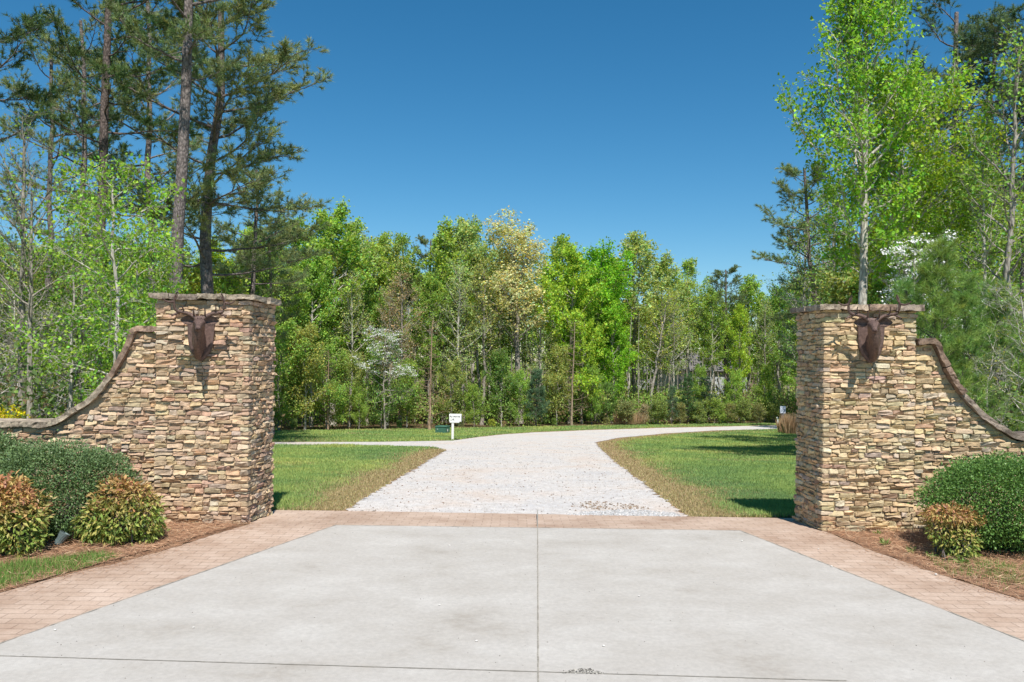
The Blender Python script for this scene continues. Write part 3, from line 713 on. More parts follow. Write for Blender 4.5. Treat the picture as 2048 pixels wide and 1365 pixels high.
def lawn(name, poly_px, n, seed, label, dry_line=None):
    """blades thin out with distance; dry tufts follow the worn road edge"""
    r = np.random.default_rng(seed); P = np.array(poly_px, float); lo, hi = P.min(0), P.max(0)
    px = r.uniform(lo[0], hi[0], n * 2); py = lo[1] + (hi[1] - lo[1]) * r.random(n * 2); k = pts_in_poly(px, py, [tuple(p) for p in P]); px, py = px[k], py[k]
    u, v = px - 1024, HOR - py; A = (u * ca - v * sa) / F; B = (u * sa + v * ca) / F
    ylo = np.full(len(px), 1.); yhi = np.full(len(px), 200.)
    for _ in range(40):
        m = (ylo + yhi) / 2; c = HC + B * m > gz(m); ylo = np.where(c, m, ylo); yhi = np.where(c, yhi, m)
    Y = ylo; X = A * Y; n = len(X)
    m1 = vnoise(X, Y, .55, seed) * .6 + vnoise(X, Y, 1.7, seed + 1) * .4
    dry = np.clip((vnoise(X, Y, .8, seed + 2) * .6 + vnoise(X, Y, 2.3, seed + 5) * .4 - .50) * 2.6, 0.04, .6)
    if dry_line is not None:
        dl_ = np.array(dry_line); d = np.full(n, 99.)
        for a, b in zip(dl_[:-1], dl_[1:]):
            ab = b - a; tt = np.clip(((X - a[0]) * ab[0] + (Y - a[1]) * ab[1]) / (ab @ ab), 0, 1); d = np.minimum(d, np.hypot(X - a[0] - ab[0] * tt, Y - a[1] - ab[1] * tt))
        wdt = 1.0 + .9 * vnoise(X, Y, .9, 9)
        dry = np.maximum(dry, np.clip(1.35 - d / wdt, 0, 1)); keep = r.random(n) < np.clip(.22 + .9 * d / wdt, 0, 1)
        X, Y, m1, dry = X[keep], Y[keep], m1[keep], dry[keep]; n = len(X)
    isd = r.random(n) < dry
    ci = np.clip((m1 * 4.6 - .8 + r.normal(size=n) * .55), 0, 3.0); i0 = np.floor(ci).astype(int).clip(0, 2); fr = (ci - i0)[:, None]
    order = GREEN[[2, 0, 1, 3]]
    c = order[i0] * (1 - fr) + order[i0 + 1] * fr
    c = np.where(isd[:, None], DRY[r.integers(0, 3, n)], c) * r.uniform(.75, 1.3, (n, 1))
    dist = Y
    h = (.035 + .05 * m1) * r.uniform(.6, 1.3, n) * np.where(isd, .6, 1) * (1 + dist * .006); wd = .0045 + .00075 * dist
    V, T, C = blades(X, Y, h, wd * r.uniform(.7, 1.3, n), c, r)
    o = link(name, mesh_np(name, V, tris=T, mat=M['grass'], col=C)); tag(o, label, 'grass', kind='stuff'); return o
edge_L = np.array([P_left[0]] + P_left[1:] + branch_lo[1:4])
edge_R = np.array(list(reversed(near_r))[:9])
lawn('lawn_grass', [(430, 889), (700, 891), (870, 895), (893, 900), (800, 953), (690, 1020), (560, 1020.5), (470, 1015), (430, 990)], 150000, 41, 'short green lawn between the mailbox road and the gate', np.array(P_left))
lawn('lawn_grass', [(1195, 886), (1240, 877), (1330, 868), (1430, 862), (1560, 858.5), (1660, 858), (1660, 1015), (1592, 1033), (1380, 1034), (1330, 1000), (1280, 960), (1230, 924), (1198, 895)], 190000, 42, 'short green lawn inside the bend of the gravel road', edge_R)
lawn('lawn_grass', [(430, 862), (560, 862), (800, 858), (1000, 855), (1200, 851), (1400, 848.5), (1560, 846), (1560, 850.5), (1330, 855), (1180, 859.5), (1070, 864), (1000, 868.5), (905, 880.5), (760, 883), (430, 882)], 70000, 43, 'mown grass strip along the foot of the wood')
def patch(poly, n, seed, hmin, hmax, label, name='grass_tufts', cols=GREEN, keep=None, lean=.6, wid=.005):
    r = np.random.default_rng(seed); X, Y = sample_poly(poly, n, r)
    if keep is not None: k = keep(X, Y, r); X, Y = X[k], Y[k]
    n = len(X); c = cols[r.integers(0, len(cols), n)] * r.uniform(.7, 1.35, (n, 1))
    V, T, C = blades(X, Y, r.uniform(hmin, hmax, n) * (.5 + vnoise(X, Y, 3, seed)), np.full(n, wid) * r.uniform(.7, 1.4, n), c, r, lean, .012)
    o = link(name, mesh_np(name, V, tris=T, mat=M['grass'], col=C)); tag(o, label, 'grass', kind='stuff'); return o
BRIGHT = np.array([(.16, .30, .06), (.22, .37, .09), (.12, .24, .05), (.28, .36, .12)])
patch(g_l, 10000, 51, .03, .085, 'strip of thick green grass between the mulch and the paver edge', cols=BRIGHT, keep=lambda x, y, r: vnoise(x, y, 1.6, 4) + r.random(len(x)) * .5 > .60)
wd_r = [G(*p) for p in ((1850, 1110), (2048, 1090), (2300, 1080), (2400, 1290), (2048, 1200), (1960, 1172), (1880, 1145))]
patch(wd_r, 15000, 52, .03, .10, 'thin weedy grass growing through the mulch by the round bush', 'weeds', BRIGHT, lambda x, y, r: (vnoise(x, y, 2.6, 8) > .56) & (r.random(len(x)) < .8) | (r.random(len(x)) < .06))

# ------------------------------------------------------------------ bushes
def shell_points(n, lobes, r, inner=.55):
    """points in a union of ellipsoids, biased to their skin; lobes: (x,y,z,rx,ry,rz)"""
    Lb = np.array(lobes, float); wts = (Lb[:, 3] * Lb[:, 4] + Lb[:, 3] * Lb[:, 5]) ; wts /= wts.sum()
    k = r.choice(len(Lb), n, p=wts); d = rvec(n, r); rad = (inner ** 3 + (1 - inner ** 3) * r.random(n)) ** (1 / 3)
    ph = r.uniform(0, 6.28, 6); rad *= 1 + .05 * r.normal(size=n) + (.07 if inner > .6 else .12) * (np.sin(d[:, 0] * 5 + ph[0] + k) * np.sin(d[:, 2] * 6 + ph[1]) + np.sin(d[:, 1] * 9 + ph[2]) * np.sin(d[:, 0] * 11 + ph[3] + k)); st = r.random(n) < (.02 if inner > .6 else .05); rad[st] *= r.uniform(1.02, 1.2, st.sum())
    return Lb[k, :3] + d * rad[:, None] * Lb[k, 3:], d, rad
def cull(P, d, lobes, lim=.6):
    keep = P[:, 2] > .03
    for l in np.array(lobes): keep &= (((P - l[:3]) / l[3:]) ** 2).sum(1) > lim ** 2
    return keep
def bush(name, label, cat, loc, lobes, n, leaf, cols, colfn, r, mat, stem_col=(.25, .2, .15), droop=0., group=None, up=.35):
    t = empty(name, loc); tag(t, label, cat, group)
    P, d, rad = shell_points(n, lobes, r, .62 if droop == 0 else .5); k = cull(P, d, lobes); P, d, rad = P[k], d[k], rad[k]; n = len(P)
    D = nrm(d * .8 + r.normal(size=(n, 3)) * .6 + np.array([0, 0, -droop])); Nn = nrm(d * .5 + np.array([0, 0, up]) + r.normal(size=(n, 3)) * .55)
    sz = r.uniform(.7, 1.3, n)
    V, Q = leaf_arrays(P, D, Nn, leaf[0] * sz, leaf[1] * sz, .35)
    c = colfn(P, d, r) if colfn else cols[r.integers(0, len(cols), n)]
    c = c * r.uniform(.75, 1.25, (n, 1))
    link('foliage', mesh_np('foliage', V, quads=Q, mat=mat, col=np.repeat(np.clip(c, .01, .9), 4, 0)), t)
    tb = Tubes()
    for i in range(46):
        l = lobes[r.integers(0, len(lobes))]; e = np.array(l[:3]) + rvec(1, r)[0] * np.array(l[3:]) * .85; e[2] = max(e[2], .1)
        b = np.array([l[0] * .6 + r.normal() * .08, l[1] * .6 + r.normal() * .08, 0]); m = (b + e) / 2 + r.normal(size=3) * .04
        tb.add(np.array([b, m, e]), [.010, .007, .003], 4)
    link('stem', tb.mesh('stem', M['pine_bark']), t)
    return t
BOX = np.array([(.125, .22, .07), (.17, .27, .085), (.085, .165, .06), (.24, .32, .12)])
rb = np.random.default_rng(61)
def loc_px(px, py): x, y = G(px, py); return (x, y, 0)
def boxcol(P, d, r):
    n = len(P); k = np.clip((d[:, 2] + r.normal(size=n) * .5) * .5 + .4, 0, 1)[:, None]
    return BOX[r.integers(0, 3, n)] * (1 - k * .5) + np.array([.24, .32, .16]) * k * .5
# left: one broad hedge plant behind the orange shrubs, one further out
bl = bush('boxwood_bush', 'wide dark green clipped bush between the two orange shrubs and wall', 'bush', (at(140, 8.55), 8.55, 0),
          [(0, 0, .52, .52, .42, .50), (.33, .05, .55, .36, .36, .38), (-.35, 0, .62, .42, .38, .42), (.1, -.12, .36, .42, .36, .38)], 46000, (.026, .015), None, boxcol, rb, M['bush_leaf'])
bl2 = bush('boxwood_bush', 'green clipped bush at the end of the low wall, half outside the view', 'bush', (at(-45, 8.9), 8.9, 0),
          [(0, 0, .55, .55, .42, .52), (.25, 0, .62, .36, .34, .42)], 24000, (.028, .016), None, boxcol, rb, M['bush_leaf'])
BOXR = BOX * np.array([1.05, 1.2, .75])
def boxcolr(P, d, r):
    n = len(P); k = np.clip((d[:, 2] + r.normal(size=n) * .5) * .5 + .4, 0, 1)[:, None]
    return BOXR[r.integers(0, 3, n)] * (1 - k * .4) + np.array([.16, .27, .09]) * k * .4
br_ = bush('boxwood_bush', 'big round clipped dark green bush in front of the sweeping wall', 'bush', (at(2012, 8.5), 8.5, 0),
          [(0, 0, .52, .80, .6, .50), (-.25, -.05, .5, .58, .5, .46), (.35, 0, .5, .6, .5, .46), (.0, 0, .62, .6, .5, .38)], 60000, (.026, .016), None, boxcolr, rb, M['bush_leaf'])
def nancol(zr, tilt):
    def f(P, d, r):
        n = len(P); k = np.clip((P[:, 2] - zr * .48) / (zr * .42) + r.normal(size=n) * .33 + tilt * P[:, 0], 0, 1)[:, None]
        g = np.array([(.22, .31, .06), (.33, .39, .09), (.14, .22, .05), (.48, .44, .13)])[r.integers(0, 4, n)]
        o = np.array([(.52, .25, .12), (.60, .37, .16), (.42, .20, .12), (.60, .44, .17)])[r.integers(0, 4, n)]
        return g * (1 - k) + o * k
    return f
nand = 'orange tipped shrubs along the wall'
bush('nandina_shrub', 'orange and green leafy shrub nearest the drive, under the pillar with sunlit side', 'shrub', (at(262, 8.5), 8.36, 0),
     [(-.04, 0, .34, .34, .30, .32), (-.22, -.1, .24, .24, .24, .24), (.2, .02, .30, .24, .24, .28), (-.08, .02, .52, .24, .2, .2), (.14, 0, .50, .20, .2, .16), (.30, .0, .18, .16, .16, .18), (.0, -.16, .24, .26, .2, .24)], 8200, (.062, .025), None, nancol(.72, 0), rb, M['bush_leaf'], droop=.45, group=nand)
bush('nandina_shrub', 'orange and yellow leafy shrub behind the small garden spotlight, cut by the view edge', 'shrub', (at(40, 8.0), 7.85, 0),
     [(0, 0, .4, .36, .34, .36), (-.28, -.05, .44, .4, .36, .40), (.17, -.1, .24, .26, .24, .24), (.26, -.06, .36, .16, .16, .12), (-.05, 0, .56, .26, .26, .22), (-.2, -.2, .26, .28, .22, .26)], 9000, (.066, .030), None, nancol(.7, .1), rb, M['bush_leaf'], droop=.45, group=nand)
bush('nandina_shrub', 'small shrub with a flat rust orange top against the big round bush', 'shrub', (at(1893, 8.3), 8.15, 0),
     [(0, 0, .20, .19, .19, .22), (-.06, 0, .43, .23, .2, .085), (.14, .02, .40, .20, .18, .09), (.06, -.06, .16, .18, .18, .18), (-.12, .0, .30, .16, .16, .14)], 4600, (.048, .018), None, nancol(.50, 0), rb, M['bush_leaf'], droop=.35, group=nand)
for o in bpy.data.objects:
    if o.name.startswith('nandina_shrub'): o.scale = (.9, .9, .94) if o.location.x < 0 else (.92, .92, 1.04)
# small weeds in the beds
def weed(px, py, h, n, seed, label):
    r = np.random.default_rng(seed); x, y = G(px, py); a = r.uniform(0, 6.28, n); D = np.stack([np.cos(a), np.sin(a), r.uniform(.4, 2, n)], 1)
    C = np.tile([0, 0, .01], (n, 1)) + r.normal(size=(n, 3)) * .015 * np.array([1, 1, 0]); V, Q = leaf_arrays(C, D, rvec(n, r), r.uniform(.6, 1.2, n) * h, r.uniform(.15, .3, n) * h, .2)
    c = BRIGHT[r.integers(0, 4, n)] * r.uniform(.8, 1.3, (n, 1)); o = link('weed', mesh_np('weed', V, quads=Q, mat=M['grass'], col=np.repeat(c, 4, 0))); o.location = (x, y, 0)
    tag(o, label, 'weed', 'weeds sprouting in the mulch')
for i, a in enumerate([(172, 1078, .09, 22, 'weed sprouting beside the garden spotlight'), (330, 1065, .06, 18, 'weed in the mulch below the orange shrub nearest the drive'), (455, 1045, .07, 16, 'weed at the foot of the pillar with sunlit side'),
                       (1770, 1092, .09, 26, 'tallest weed tuft in the mulch before the small flat topped shrub'), (1822, 1108, .08, 24, 'leafy weed below the small flat topped shrub'), (1860, 1118, .08, 22, 'weed between the pavers and the big round bush'), (1676, 1050, .07, 18, 'weed at the corner of the pillar with shaded side'),
                       (1755, 1070, .06, 18, 'low weed by the wall in the mulch'), (1925, 1132, .10, 28, 'broad weed near the paver edge under the big bush')]): weed(*a[:4], 300 + i, a[4])
def dandelion(px, py, h, label):
    x, y = G(px, py); t = empty('dandelion', (x, y, 0)); tag(t, label, 'flower', 'dandelion clocks'); tb = Tubes(); top = np.array([.05, 0, h])
    tb.add(np.array([[0, 0, 0], [.02, 0, h * .6], top]), .003, 5); link('stalk', tb.mesh('stalk', plain_green), t)
    r = np.random.default_rng(int(px)); d = rvec(160, r); C = top + d * .004
    V, Q = leaf_arrays(C, d, rvec(160, r), np.full(160, .026), np.full(160, .005), .1); link('seed_head', mesh_np('seed_head', V, quads=Q, mat=M['petal'], col=np.full((640, 3), .75)), t)
plain_green = plain('stalk_green', (.25, .3, .12))
dandelion(1955, 1105, .17, 'taller white dandelion clock before the big round bush'); dandelion(1938, 1110, .07, 'shorter white dandelion clock beside the small flat topped shrub')

# garden spotlight
def spotlight():
    x, y = G(113, 1097); t = empty('garden_spotlight', (x, y, 0), R(-25)); tag(t, 'small grey green bullet spotlight on a stake in the pine straw', 'spotlight')
    prof = [(.0, .026), (.008, .034), (.02, .037), (.05, .040), (.085, .046), (.12, .052), (.135, .054), (.135, .048), (.12, .044)]
    V = []; Q = []; S = 28
    for h, rr in prof:
        for k in range(S):
            a = 2 * math.pi * k / S; q = rr * (1 - (.06 if (k % 2 and .03 < h < .11) else 0)); V.append((q * math.cos(a), q * math.sin(a), h))
    for j in range(len(prof) - 1):
        for k in range(S): Q.append([j * S + k, j * S + (k + 1) % S, (j + 1) * S + (k + 1) % S, (j + 1) * S + k])
    m = Euler((R(-28), R(20), 0)).to_matrix(); V = np.array([m @ Vector(v) for v in V]) + np.array([0, 0, .035])
    sm = plain('verdigris_metal', (.13, .17, .17), .5, .2, .2, 40)
    b = link('lamp_housing', mesh_np('lamp_housing', V, quads=Q, mat=sm, smooth=False), t)
    bm = bmesh.new(); bmesh.ops.create_circle(bm, cap_ends=True, segments=28, radius=.045, matrix=Matrix.Translation((0, 0, .118))); bmesh.ops.transform(bm, matrix=Matrix.Translation((0, 0, .035)) @ m.to_4x4(), verts=bm.verts); link('lens', bm_mesh('lens', bm, M['glass']), t)
    tb = Tubes(); tb.add(np.array([[0, 0, -.05], [0, 0, .04]]), .010, 8); link('stake', tb.mesh('stake', sm), t)
    tb = Tubes(); tb.add(np.array([[0, 0, .03], [.0, .012, .05]]), .014, 8); link('knuckle', tb.mesh('knuckle', sm), t)
spotlight()

# pebbles and crumbs lying on the paving and the road
def pebble_mesh(seed):
    r = np.random.default_rng(seed); bm = bmesh.new(); bmesh.ops.create_icosphere(bm, subdivisions=2, radius=1)
    for v in bm.verts: v.co *= 1 + r.normal() * .08; v.co.z *= .6
    return bm_mesh('pebble', bm, M['pebble'], True)
pm = [pebble_mesh(i) for i in range(3)]
for i, (px, py, s, lab) in enumerate([(1663, 1136, .014, 'white pebble on the pavers beside the concrete edge'), (1872, 1152, .017, 'white pebble at the mulch edge of the pavers'), (1484, 1085, .014, 'white pebble near the concrete corner by the shaded pillar'), (899, 1094, .014, 'white pebble on the concrete below the mailbox'),
                       (953, 1286, .012, 'white pebble on the concrete before the cross joint'), (1207, 1296, .013, 'white pebble above the chipped patch of concrete'), (879, 1214, .010, 'tiny pebble in the middle of the concrete'), (1278, 1196, .011, 'dark flat pebble on the right slab of concrete'), (1637, 1101, .010, 'tiny pebble on the pavers below the shaded pillar'), (110, 1264, .012, 'pebble on the concrete near the paver joint'), (387, 1259, .010, 'tiny dark pebble on the concrete beside the cross joint')]):
    x, y = G(px, py); o = link('pebble', pm[i % 3]); o.location = (x, y, .015); s *= .72; o.scale = (s * 1.2, s, s); o.rotation_euler = (0, 0, i); tag(o, lab.replace('right slab', 'slab beyond the long joint'), 'pebble', 'loose pebbles on the paving')
def scatter_stones(poly, n, seed, name, label, s0, s1, cols, cat, dz=0.):
    r = np.random.default_rng(seed); X, Y = sample_poly(poly, n, r); k = r.random(n) < np.clip(14 / Y, 0, 1) ** 1.5; X, Y = X[k], Y[k]; n = len(X)
    T = np.array([(1, 0, 0), (-1, 0, 0), (0, 1, 0), (0, -1, 0), (0, 0, 1), (0, 0, -.5)], float); tri = np.array([(0, 2, 4), (2, 1, 4), (1, 3, 4), (3, 0, 4)])
    s = r.uniform(s0, s1, n) * (1 + Y * .02); a = r.uniform(0, 6.28, n); P = T[None] * (s[:, None, None] * np.array([1, .8, .6])) * r.uniform(.7, 1.3, (n, 6, 1))
    c, si = np.cos(a)[:, None], np.sin(a)[:, None]; Px = P[..., 0] * c - P[..., 1] * si; Py = P[..., 0] * si + P[..., 1] * c
    V = np.stack([Px + X[:, None], Py + Y[:, None], P[..., 2] + (gz(Y) + dz)[:, None]], -1).reshape(-1, 3)
    tr = (np.arange(n) * 6)[:, None, None] + tri[None]; C = cols[r.integers(0, len(cols), n)] * r.uniform(.8, 1.15, (n, 1))
    o = link(name, mesh_np(name, V, tris=tr.reshape(-1, 3), mat=M['stone'], col=np.repeat(C, 6, 0))); tag(o, label, cat, kind='stuff'); return o
near_road = P_left + [G(1000, 880), G(1190, 886)] + list(reversed(near_r[6:][::-1]))
near_road = P_left + [G(1000, 880)] + near_r[5:]
scatter_stones(near_road, 26000, 71, 'loose_gravel', 'loose pale stones lying over the gravel road', .004, .009, np.array([(.62, .57, .53), (.56, .52, .48), (.68, .64, .60), (.44, .37, .32), (.56, .54, .53)]), 'gravel')
fresh = [G(1130, 1031), G(1365, 1034), G(1350, 1026), G(1250, 1019), G(1160, 1025)]
scatter_stones(fresh, 1100, 72, 'loose_gravel', 'darker blue grey stones heaped at the road end of the pavers', .008, .02, np.array([(.46, .46, .47), (.54, .54, .55), (.38, .38, .38), (.62, .60, .59)]), 'gravel')
debris = [G(1130, 1012), G(1180, 1003), G(1262, 1008), G(1300, 1018), G(1200, 1021)]
scatter_stones(debris, 170, 73, 'leaf_crumbs', 'dark leaf crumbs and dirt washed onto the gravel', .008, .018, np.array([(.26, .18, .12), (.34, .26, .19), (.18, .13, .09)]), 'debris')
scatter_stones(near_road, 1500, 75, 'leaf_crumbs', 'brown leaf crumbs scattered over the pale road', .006, .014, np.array([(.20, .12, .07), (.28, .18, .11), (.12, .09, .07)]), 'debris')
scatter_stones([INL0, INL, INR, INR0], 700, 76, 'leaf_crumbs', 'tiny dark specks of grit on the concrete slab', .0025, .005, np.array([(.15, .12, .10), (.28, .24, .2), (.10, .09, .08)]), 'debris', .01)
chip = [G(1122, 1350), G(1140, 1344), G(1160, 1341), G(1180, 1341), G(1200, 1347), G(1210, 1352), G(1165, 1351)]
scatter_stones(chip, 260, 74, 'chipped_concrete', 'crumbled patch of exposed aggregate beside the cross joint', .003, .008, np.array([(.10, .095, .09), (.25, .24, .22), (.5, .48, .44)]), 'crumbs', .01)

# ------------------------------------------------------------------ small things beyond the gate
def cubex(bm, x0, x1, y0, y1, z0, z1, bev=0):
    r = bmesh.ops.create_cube(bm, size=1, matrix=Matrix.Translation(((x0 + x1) / 2, (y0 + y1) / 2, (z0 + z1) / 2)) @ Matrix.Diagonal((x1 - x0, y1 - y0, z1 - z0, 1)))
    if bev:
        es = list({e for v in r['verts'] for e in v.link_edges}); bmesh.ops.bevel(bm, geom=es, offset=bev, segments=2, affect='EDGES', profile=.5)
def part(name, mat, parent, *boxes, bev=.01):
    bm = bmesh.new()
    for b in boxes: cubex(bm, *b, bev=bev)
    return link(name, bm_mesh(name, bm, mat), parent)
def text_part(name, body, size, mat, parent, loc, depth=.003):
    cu = bpy.data.curves.new(name, 'FONT'); cu.body = body; cu.size = size; cu.extrude = depth; cu.align_x = 'CENTER'; cu.align_y = 'CENTER'
    tmp = bpy.data.objects.new('tmp', cu); COL.objects.link(tmp); dg = bpy.context.evaluated_depsgraph_get(); me = bpy.data.meshes.new_from_object(tmp.evaluated_get(dg)); bpy.data.objects.remove(tmp); bpy.data.curves.remove(cu)
    me.materials.clear(); me.materials.append(mat); o = link(name, me, parent); o.location = loc; o.rotation_euler = (R(90), 0, 0); return o
# mailbox
x, y = G(905, 880); t = empty('mailbox', (x, y, float(gz(y)))); tag(t, 'white mailbox with dark handwriting on a white post at the roadside', 'mailbox'); s_ = 1600 / y
px_ = lambda v: v / s_
part('post', M['white'], t, (-px_(2.3), px_(2.3), 0, px_(4.6), 0, px_(36)), bev=.006)
part('bracket', M['white'], t, (-px_(6), px_(13), -.02, .13, px_(34.2), px_(36.5)), bev=.004)
bm = bmesh.new(); n_ = 14; w0, w1, h0, h1 = -px_(7), px_(17), px_(36.5), px_(51.5); dp = .26; rad = dp / 2; secs = []
for xx in (w0, w1):
    ring = [bm.verts.new((xx, -.02 - .0, h0)), ]
    for k in range(n_ + 1):
        a = math.pi - math.pi * k / n_; ring.append(bm.verts.new((xx, -.02 + rad + rad * math.cos(a), h1 - .07 + .07 * math.sin(a))))
    ring.append(bm.verts.new((xx, -.02 + dp, h0))); secs.append(ring)
for k in range(len(secs[0])): bm.faces.new([secs[0][k], secs[0][(k + 1) % len(secs[0])], secs[1][(k + 1) % len(secs[0])], secs[1][k]])
bm.faces.new(secs[0]); bm.faces.new(list(reversed(secs[1]))); bmesh.ops.recalc_face_normals(bm, faces=bm.faces); bx_ = link('box', bm_mesh('box', bm, M['white']), t)
part('door', M['grey_metal'], t, (w1 + .002, w1 + .016, -.03, dp - .01, h0 - .01, h1 - .02), bev=.006)
part('flag', M['pale_label'], t, (w0 - .004 + .06, w0 + .09, -.034, -.024, h0 + .05, h1 - .16), bev=.002)
text_part('lettering', 'Ry Ath-ky', .105, M['ink'], bx_, ((w0 + w1) / 2 - .01, -.0245, h0 + .215), .002)
text_part('lettering', 'L-B..', .095, M['ink'], bx_, (w0 + .15, -.0245, h0 + .085), .002)
# utility cabinet
x, y = G(880, 867.5); t = empty('utility_cabinet', (x, y, float(gz(y))), R(-20)); tag(t, 'low dark green metal utility box on the grass behind the mailbox', 'utility box'); s_ = 1600 / y
part('body', M['green_metal'], t, (-px_(11), px_(12), 0, .55, 0, px_(12.5)), bev=.02)
part('lid', M['green_metal'], t, (-px_(11.6), px_(12.6), -.03, .58, px_(12.6), px_(14.6)), bev=.02)
part('door_panel', M['green_metal'], t, (-px_(10), px_(10.5), -.012, .002, px_(1.2), px_(11.6)), bev=.004)
part('sticker', M['pale_label'], t, (-px_(6.4), -px_(4.2), -.018, -.010, px_(8), px_(9)), bev=.001)
part('sticker', M['pale_label'], t, (px_(12.01), px_(12.2), .2, .3, px_(4), px_(8.5)), bev=.001)
# sign, stub post, stone stand
x, y = G(1566, 853); y = min(y, 58); x = at(1567, y); t = empty('road_sign', (x, y, float(gz(y)))); tag(t, 'small pale number sign on a slate blue post beside the dry grass', 'sign'); s_ = 1600 / y
part('post', M['slate_blue'], t, (-px_(1.5), px_(1.5), 0, .09, 0, px_(31)), bev=.01)
part('bracket', M['slate_blue'], t, (-px_(2.6), px_(2.6), -.02, .11, px_(16), px_(24)), bev=.01)
pn = part('panel', M['sign_face'], t, (-px_(5.3), px_(5.3), -.05, -.02, px_(26), px_(40)), bev=.008)
part('frame', M['slate_blue'], t, (-px_(5.9), px_(5.9), -.018, -.004, px_(25.3), px_(40.7)), bev=.004)
text_part('lettering', '17', px_(9.5), M['sign_ink'], pn, (0, -.053, px_(30.5)), .002); text_part('lettering', 'SPEED', px_(2.6), M['sign_ink'], pn, (0, -.053, px_(37.6)), .002); text_part('lettering', 'LIMIT', px_(2.6), M['sign_ink'], pn, (0, -.053, px_(35.2)), .002)
x, y = at(1562.5, 57), 57.5; t = empty('stub_post', (x, y, float(gz(y))), 0); t.rotation_euler = (0, R(-8), 0); tag(t, 'short white stub post leaning beside the number sign', 'post')
part('shaft', M['white'], t, (-.05, .05, -.05, .05, 0, .40), bev=.012); part('cap', M['white'], t, (-.075, .05, -.06, .06, .40, .47), bev=.02)
x, y = at(1535, 60), 60; t = empty('stone_stand', (x, y, float(gz(y)))); tag(t, 'small stone pier with a flat slab top on the far verge', 'stone pier'); r = np.random.default_rng(5)
sl = Slabs()
for k in range(4):
    for j in range(2):
        P, Q = rough_box((.26, .45, .1), r, .01, (3, 3, 2), .015); sl.add(P, Q, (np.eye(3), (-.14 + .28 * j + r.normal() * .02, 0, .06 + .105 * k)), np.array([(.42, .31, .24), (.5, .38, .28), (.36, .26, .2)][r.integers(0, 3)]))
link('pier', sl.mesh('pier'), t); sl = Slabs(); P, Q = rough_box((.8, .6, .06), r, .006, (5, 4, 2), .01); sl.add(P, Q, (np.eye(3), (0, 0, .52)), np.array((.5, .42, .33))); link('slab', sl.mesh('slab'), t)
# dry ornamental grass
def dry_clump(px, Y, w_, h_, n, seed, label, sc_=1):
    r = np.random.default_rng(seed); x = at(px, Y); a = r.uniform(0, 6.28, n); q = np.sqrt(r.random(n)) * w_ / 2
    X = np.cos(a) * q; Yy = np.sin(a) * q * .6; D = np.stack([np.cos(a) * r.uniform(.02, .35, n), np.sin(a) * r.uniform(.02, .35, n), np.ones(n)], 1)
    C = np.stack([X, Yy, np.zeros(n)], 1); V, Q = leaf_arrays(C, D, rvec(n, r), h_ * r.uniform(.45, 1.05, n), np.full(n, .022), .2)
    c = np.array([(.50, .33, .19), (.58, .42, .26), (.42, .26, .15)])[r.integers(0, 3, n)] * r.uniform(.75, 1.15, (n, 1))
    o = link('dry_grass_clump', mesh_np('dry_grass_clump', V, quads=Q, mat=M['straw'], col=np.repeat(c, 4, 0))); o.location = (x, Y, float(gz(Y))); tag(o, label, 'ornamental grass', 'dry grass clumps')
dry_clump(1586, 46, .95, 1.25, 1500, 81, 'tall tan dry grass clump behind the shaded pillar corner')
dry_clump(1572, 47.5, .8, .85, 700, 82, 'shorter dry grass clump at the foot of the number sign')
dry_clump(1262, 54.5, 2.2, 1.0, 700, 83, 'rusty dry grass clump at the wood edge under the leaning yellow green tree')
# pale house glimpsed through the trunks
def house(px, Y, wd, hh, label):
    x = at(px, Y); t = empty('house', (x, Y, float(gz(Y))), R(8)); tag(t, label, 'house')
    wl = part('wall', M['siding'], t, (-wd / 2, wd / 2, 0, 7, 0, hh), bev=.0)
    bm = bmesh.new(); o_ = .4; vs = [(-wd / 2 - o_, -o_, hh + .003), (wd / 2 + o_, -o_, hh + .003), (wd / 2 + o_, 7 + o_, hh + .003), (-wd / 2 - o_, 7 + o_, hh + .003), (-wd / 2 - o_, 3.5, hh + 2.2), (wd / 2 + o_, 3.5, hh + 2.2)]
    v = [bm.verts.new(p) for p in vs]
    for f in ((0, 1, 5, 4), (2, 3, 4, 5), (0, 4, 3), (1, 2, 5), (3, 2, 1, 0)): bm.faces.new([v[i] for i in f])
    link('roof', bm_mesh('roof', bm, M['roof']), t)
    for k in range(int(wd // 2.4)):
        cx = -wd / 2 + 1.3 + k * 2.4; f = part('window', M['white'], t, (cx - .5, cx + .5, -.05, -.002, 1.0, 2.3), bev=.0); part('pane', M['glass'], f, (cx - .42, cx + .42, -.06, -.052, 1.08, 2.22), bev=.0)
house(1428, 84, 8, 3.4, 'pale grey house glimpsed between the trunks behind the wood')
house(1288, 92, 5, 2.8, 'small pale outbuilding glimpsed low through the wood')

